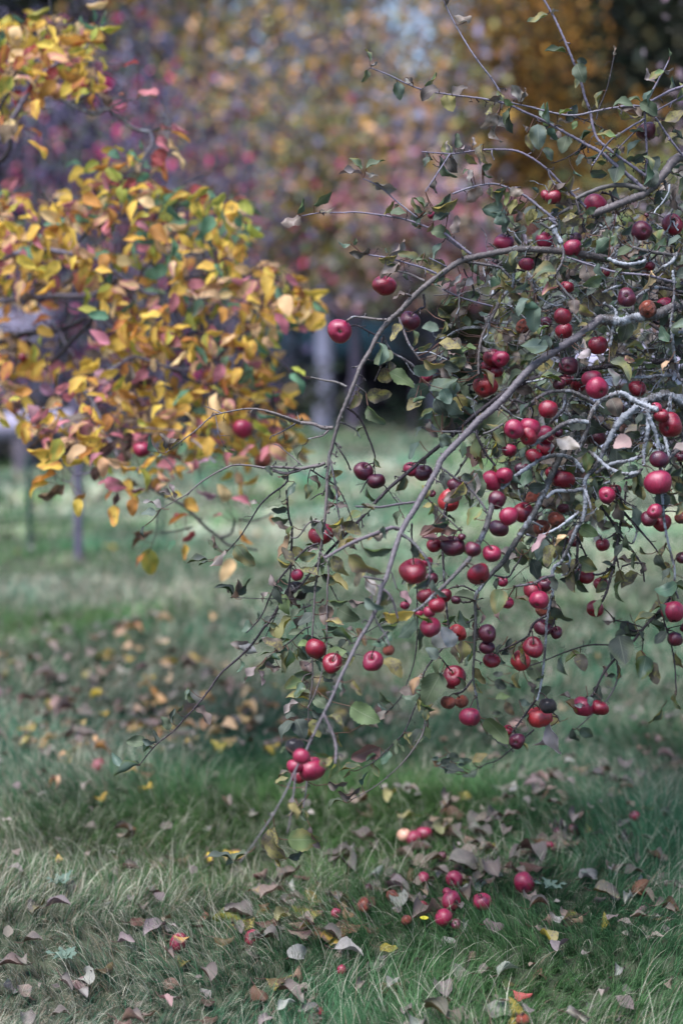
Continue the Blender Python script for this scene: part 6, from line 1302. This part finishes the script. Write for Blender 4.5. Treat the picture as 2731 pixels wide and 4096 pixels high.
def box(g, x0, x1, y0, y1, z0, z1, col=(.5, .5, .5, 0)):
    v = [(x, y, z) for x in (x0, x1) for y in (y0, y1) for z in (z0, z1)]
    g.add(v, [[0, 1, 3, 2], [4, 6, 7, 5], [0, 4, 5, 1], [2, 3, 7, 6], [0, 2, 6, 4], [1, 5, 7, 3]], col)
def shed(label, x0, x1, y, dep, h, rise, wall, roof, plank=.14):
    e = empty('garden_shed', ((x0 + x1) / 2, y, 0)); tag(e, label, 'shed'); o = tuple(e.location)
    g = Geo(); box(g, x0, x1, y, y + dep, -.1, h, (*wall, 0))
    x = x0
    while x < x1 - .01:
        w_ = min(plank, x1 - x); c = jit_col(wall, rk, .12); box(g, x + .006, x + w_ - .006, y - .022, y - .002, 0, h, (*c, 0)); x += plank
    g.obj('wall', M_WOOD, e, o, False)
    g = Geo(); yb = y + dep / 2; ov = .25
    for s in (1, -1):
        ya = y - ov if s == 1 else y + dep + ov
        v = [(x0 - ov, ya, h - .05), (x1 + ov, ya, h - .05), (x1 + ov, yb, h + rise), (x0 - ov, yb, h + rise)]; v += [(a, b, c + .07) for a, b, c in v]
        g.add(v, [[0, 1, 2, 3], [4, 7, 6, 5], [0, 4, 5, 1], [1, 5, 6, 2], [2, 6, 7, 3], [3, 7, 4, 0]], (*roof, 0))
    g.obj('roof', M_WOOD, e, o, False)
    g = Geo(); g.add([(x0, y + .01, h), (x0, y + dep - .01, h), (x0, yb, h + rise)], [[0, 1, 2]], (*wall, 0)); g.add([(x1, y + .01, h), (x1, yb, h + rise), (x1, y + dep - .01, h)], [[0, 1, 2]], (*wall, 0)); g.obj('gable', M_WOOD, e, o, False)
    g = Geo(); xc = x0 + (x1 - x0) * .62; box(g, xc - .42, xc + .42, y - .05, y - .024, .02, min(1.85, h - .1), (*[k * .7 for k in wall], 0)); dr = g.obj('door', M_WOOD, e, o, False)
    g = Geo(); box(g, xc + .3, xc + .34, y - .09, y - .051, .9, 1.02, (.2, .2, .2, 0)); hd = g.obj('handle', M_WOOD, dr, (0, 0, 0), False); hd.location = (-o[0], -o[1], -o[2])
shed('low dark wooden shed with a dull teal roof at the far lawn edge', xd(1040, 24), xd(1830, 24), 24, 2.4, .95, .55, (.028, .022, .032), (.020, .060, .085))
shed('small white-painted shed seen in bits through the apple branches', xd(2300, 16.5), xd(2800, 16.5), 16.5, 1.8, 1.0, .3, (.66, .64, .80), (.30, .28, .36))
shed('pale grey shed behind the yellow tree at the picture edge', xd(-420, 18.2), xd(110, 18.2), 18.2, 2.2, 1.25, .35, (.19, .17, .23), (.2, .18, .24))
lg = empty('fallen_log', (xd(60, 14.4), 14.4, 0)); tag(lg, 'pale lavender-grey fallen log lying raised along the lawn edge', 'log'); g = Geo()
a = np.array([xd(-560, 14.9), 14.9, .20]); b = np.array([xd(330, 14.1), 14.1, .46]); S = catmull([a, (a + b) / 2 + [0, 0, .03], b], .15); tube(g, S, np.linspace(.17, .13, len(S)), 14, (.27, .24, .31, 0), .05); g.obj('log_body', M_WOOD, lg, tuple(lg.location))
for t in (.25, .75):
    g = Geo(); c0 = a * (1 - t) + b * t; tube(g, [[c0[0], c0[1], -.1], [c0[0], c0[1], c0[2] - .1]], .12, 10, (.12, .1, .12, 0), .1); g.obj('support', M_WOOD, lg, tuple(lg.location))
# little wire fence with its stakes
fx, fy = xd(108, 8.85), 8.85; fe = empty('wire_fence', (fx, fy, 0)); tag(fe, 'thin dark green wire fence with two faint wires across the lawn', 'fence')
for px_, d_, ht in ((108, 8.85, .58), (640, 9.6, .58), (-420, 8.3, .58)):
    g = Geo(); X_ = xd(px_, d_); tube(g, [[X_, d_, -.1], [X_ + .004, d_, ht * .5], [X_, d_, ht]], .016, 8, (.03, .06, .05, 0)); g.obj('post', M_WOOD, fe, (fx, fy, 0))
for z in (.16, .205):
    g = Geo(); tube(g, catmull([[xd(-420, 8.3), 8.3, z + .01], [fx, fy, z], [xd(370, 9.2), 9.2, z - .01], [xd(640, 9.6), 9.6, z + .01]], .2), .0045, 5, (.06, .08, .08, 0)); g.obj('wire', M_WOOD, fe, (fx, fy, 0))
st = empty('wooden_stake', (xd(303, 8.6), 8.6, 0)); tag(st, 'slim lavender-grey wooden stake standing upright below the yellow leaves', 'stake')
g = Geo(); X_ = xd(303, 8.6); tube(g, [[X_, 8.6, -.1], [X_ + .01, 8.6, .5], [X_ - .005, 8.6, 1.02]], [.026, .024, .022], 8, (.13, .105, .16, 0), .05); g.obj('stake_pole', M_WOOD, st, tuple(st.location))
g = Geo(); tube(g, [[X_, 8.6, 1.0], [X_, 8.6, 1.06]], [.023, .012], 8, (.3, .26, .34, 0)); g.obj('pointed_top', M_WOOD, st, tuple(st.location))
# the far wood behind everything
g = Geo(); n = 60000; X_ = rk.uniform(-19, 21, n); Y_ = rk.uniform(32, 40, n); pxx = X_ / Y_ * F + CX
top = np.interp(pxx, [-2000, 1200, 1450, 1600, 1900, 2000, 4500], [15, 14, 10, 7.3, 7.4, 12, 15]) * (1 + .05 * np.sin(X_ * 2.3))
Zz = rk.random(n) ** .8 * top; quads(g, np.stack([X_, Y_, Zz], 1), .34, [(.12, .11, .15), (.19, .17, .23), (.11, .12, .07), (.28, .20, .11), (.05, .05, .05), (.40, .26, .14)], [4, 3, 3, 2, 3, 1], rk)
for k in range(150):
    x_, y_ = rk.uniform(-18, 20), rk.uniform(31, 39); h_ = float(np.interp(x_ / y_ * F + CX, [-2000, 1200, 1480, 1640, 1900, 2060, 4500], [15, 15, 11, 8.4, 9, 14, 15]))
    tube(g, [[x_, y_, 0], [x_ + rk.normal(0, .3), y_, h_ * .5], [x_ + rk.normal(0, .8), y_, h_]], [.14, .09, .03], 5, (*jit_col((.17, .16, .2), rk, .3), 0), 0, False)
tag(g.obj('distant_wood', M_BG), kind='stuff')
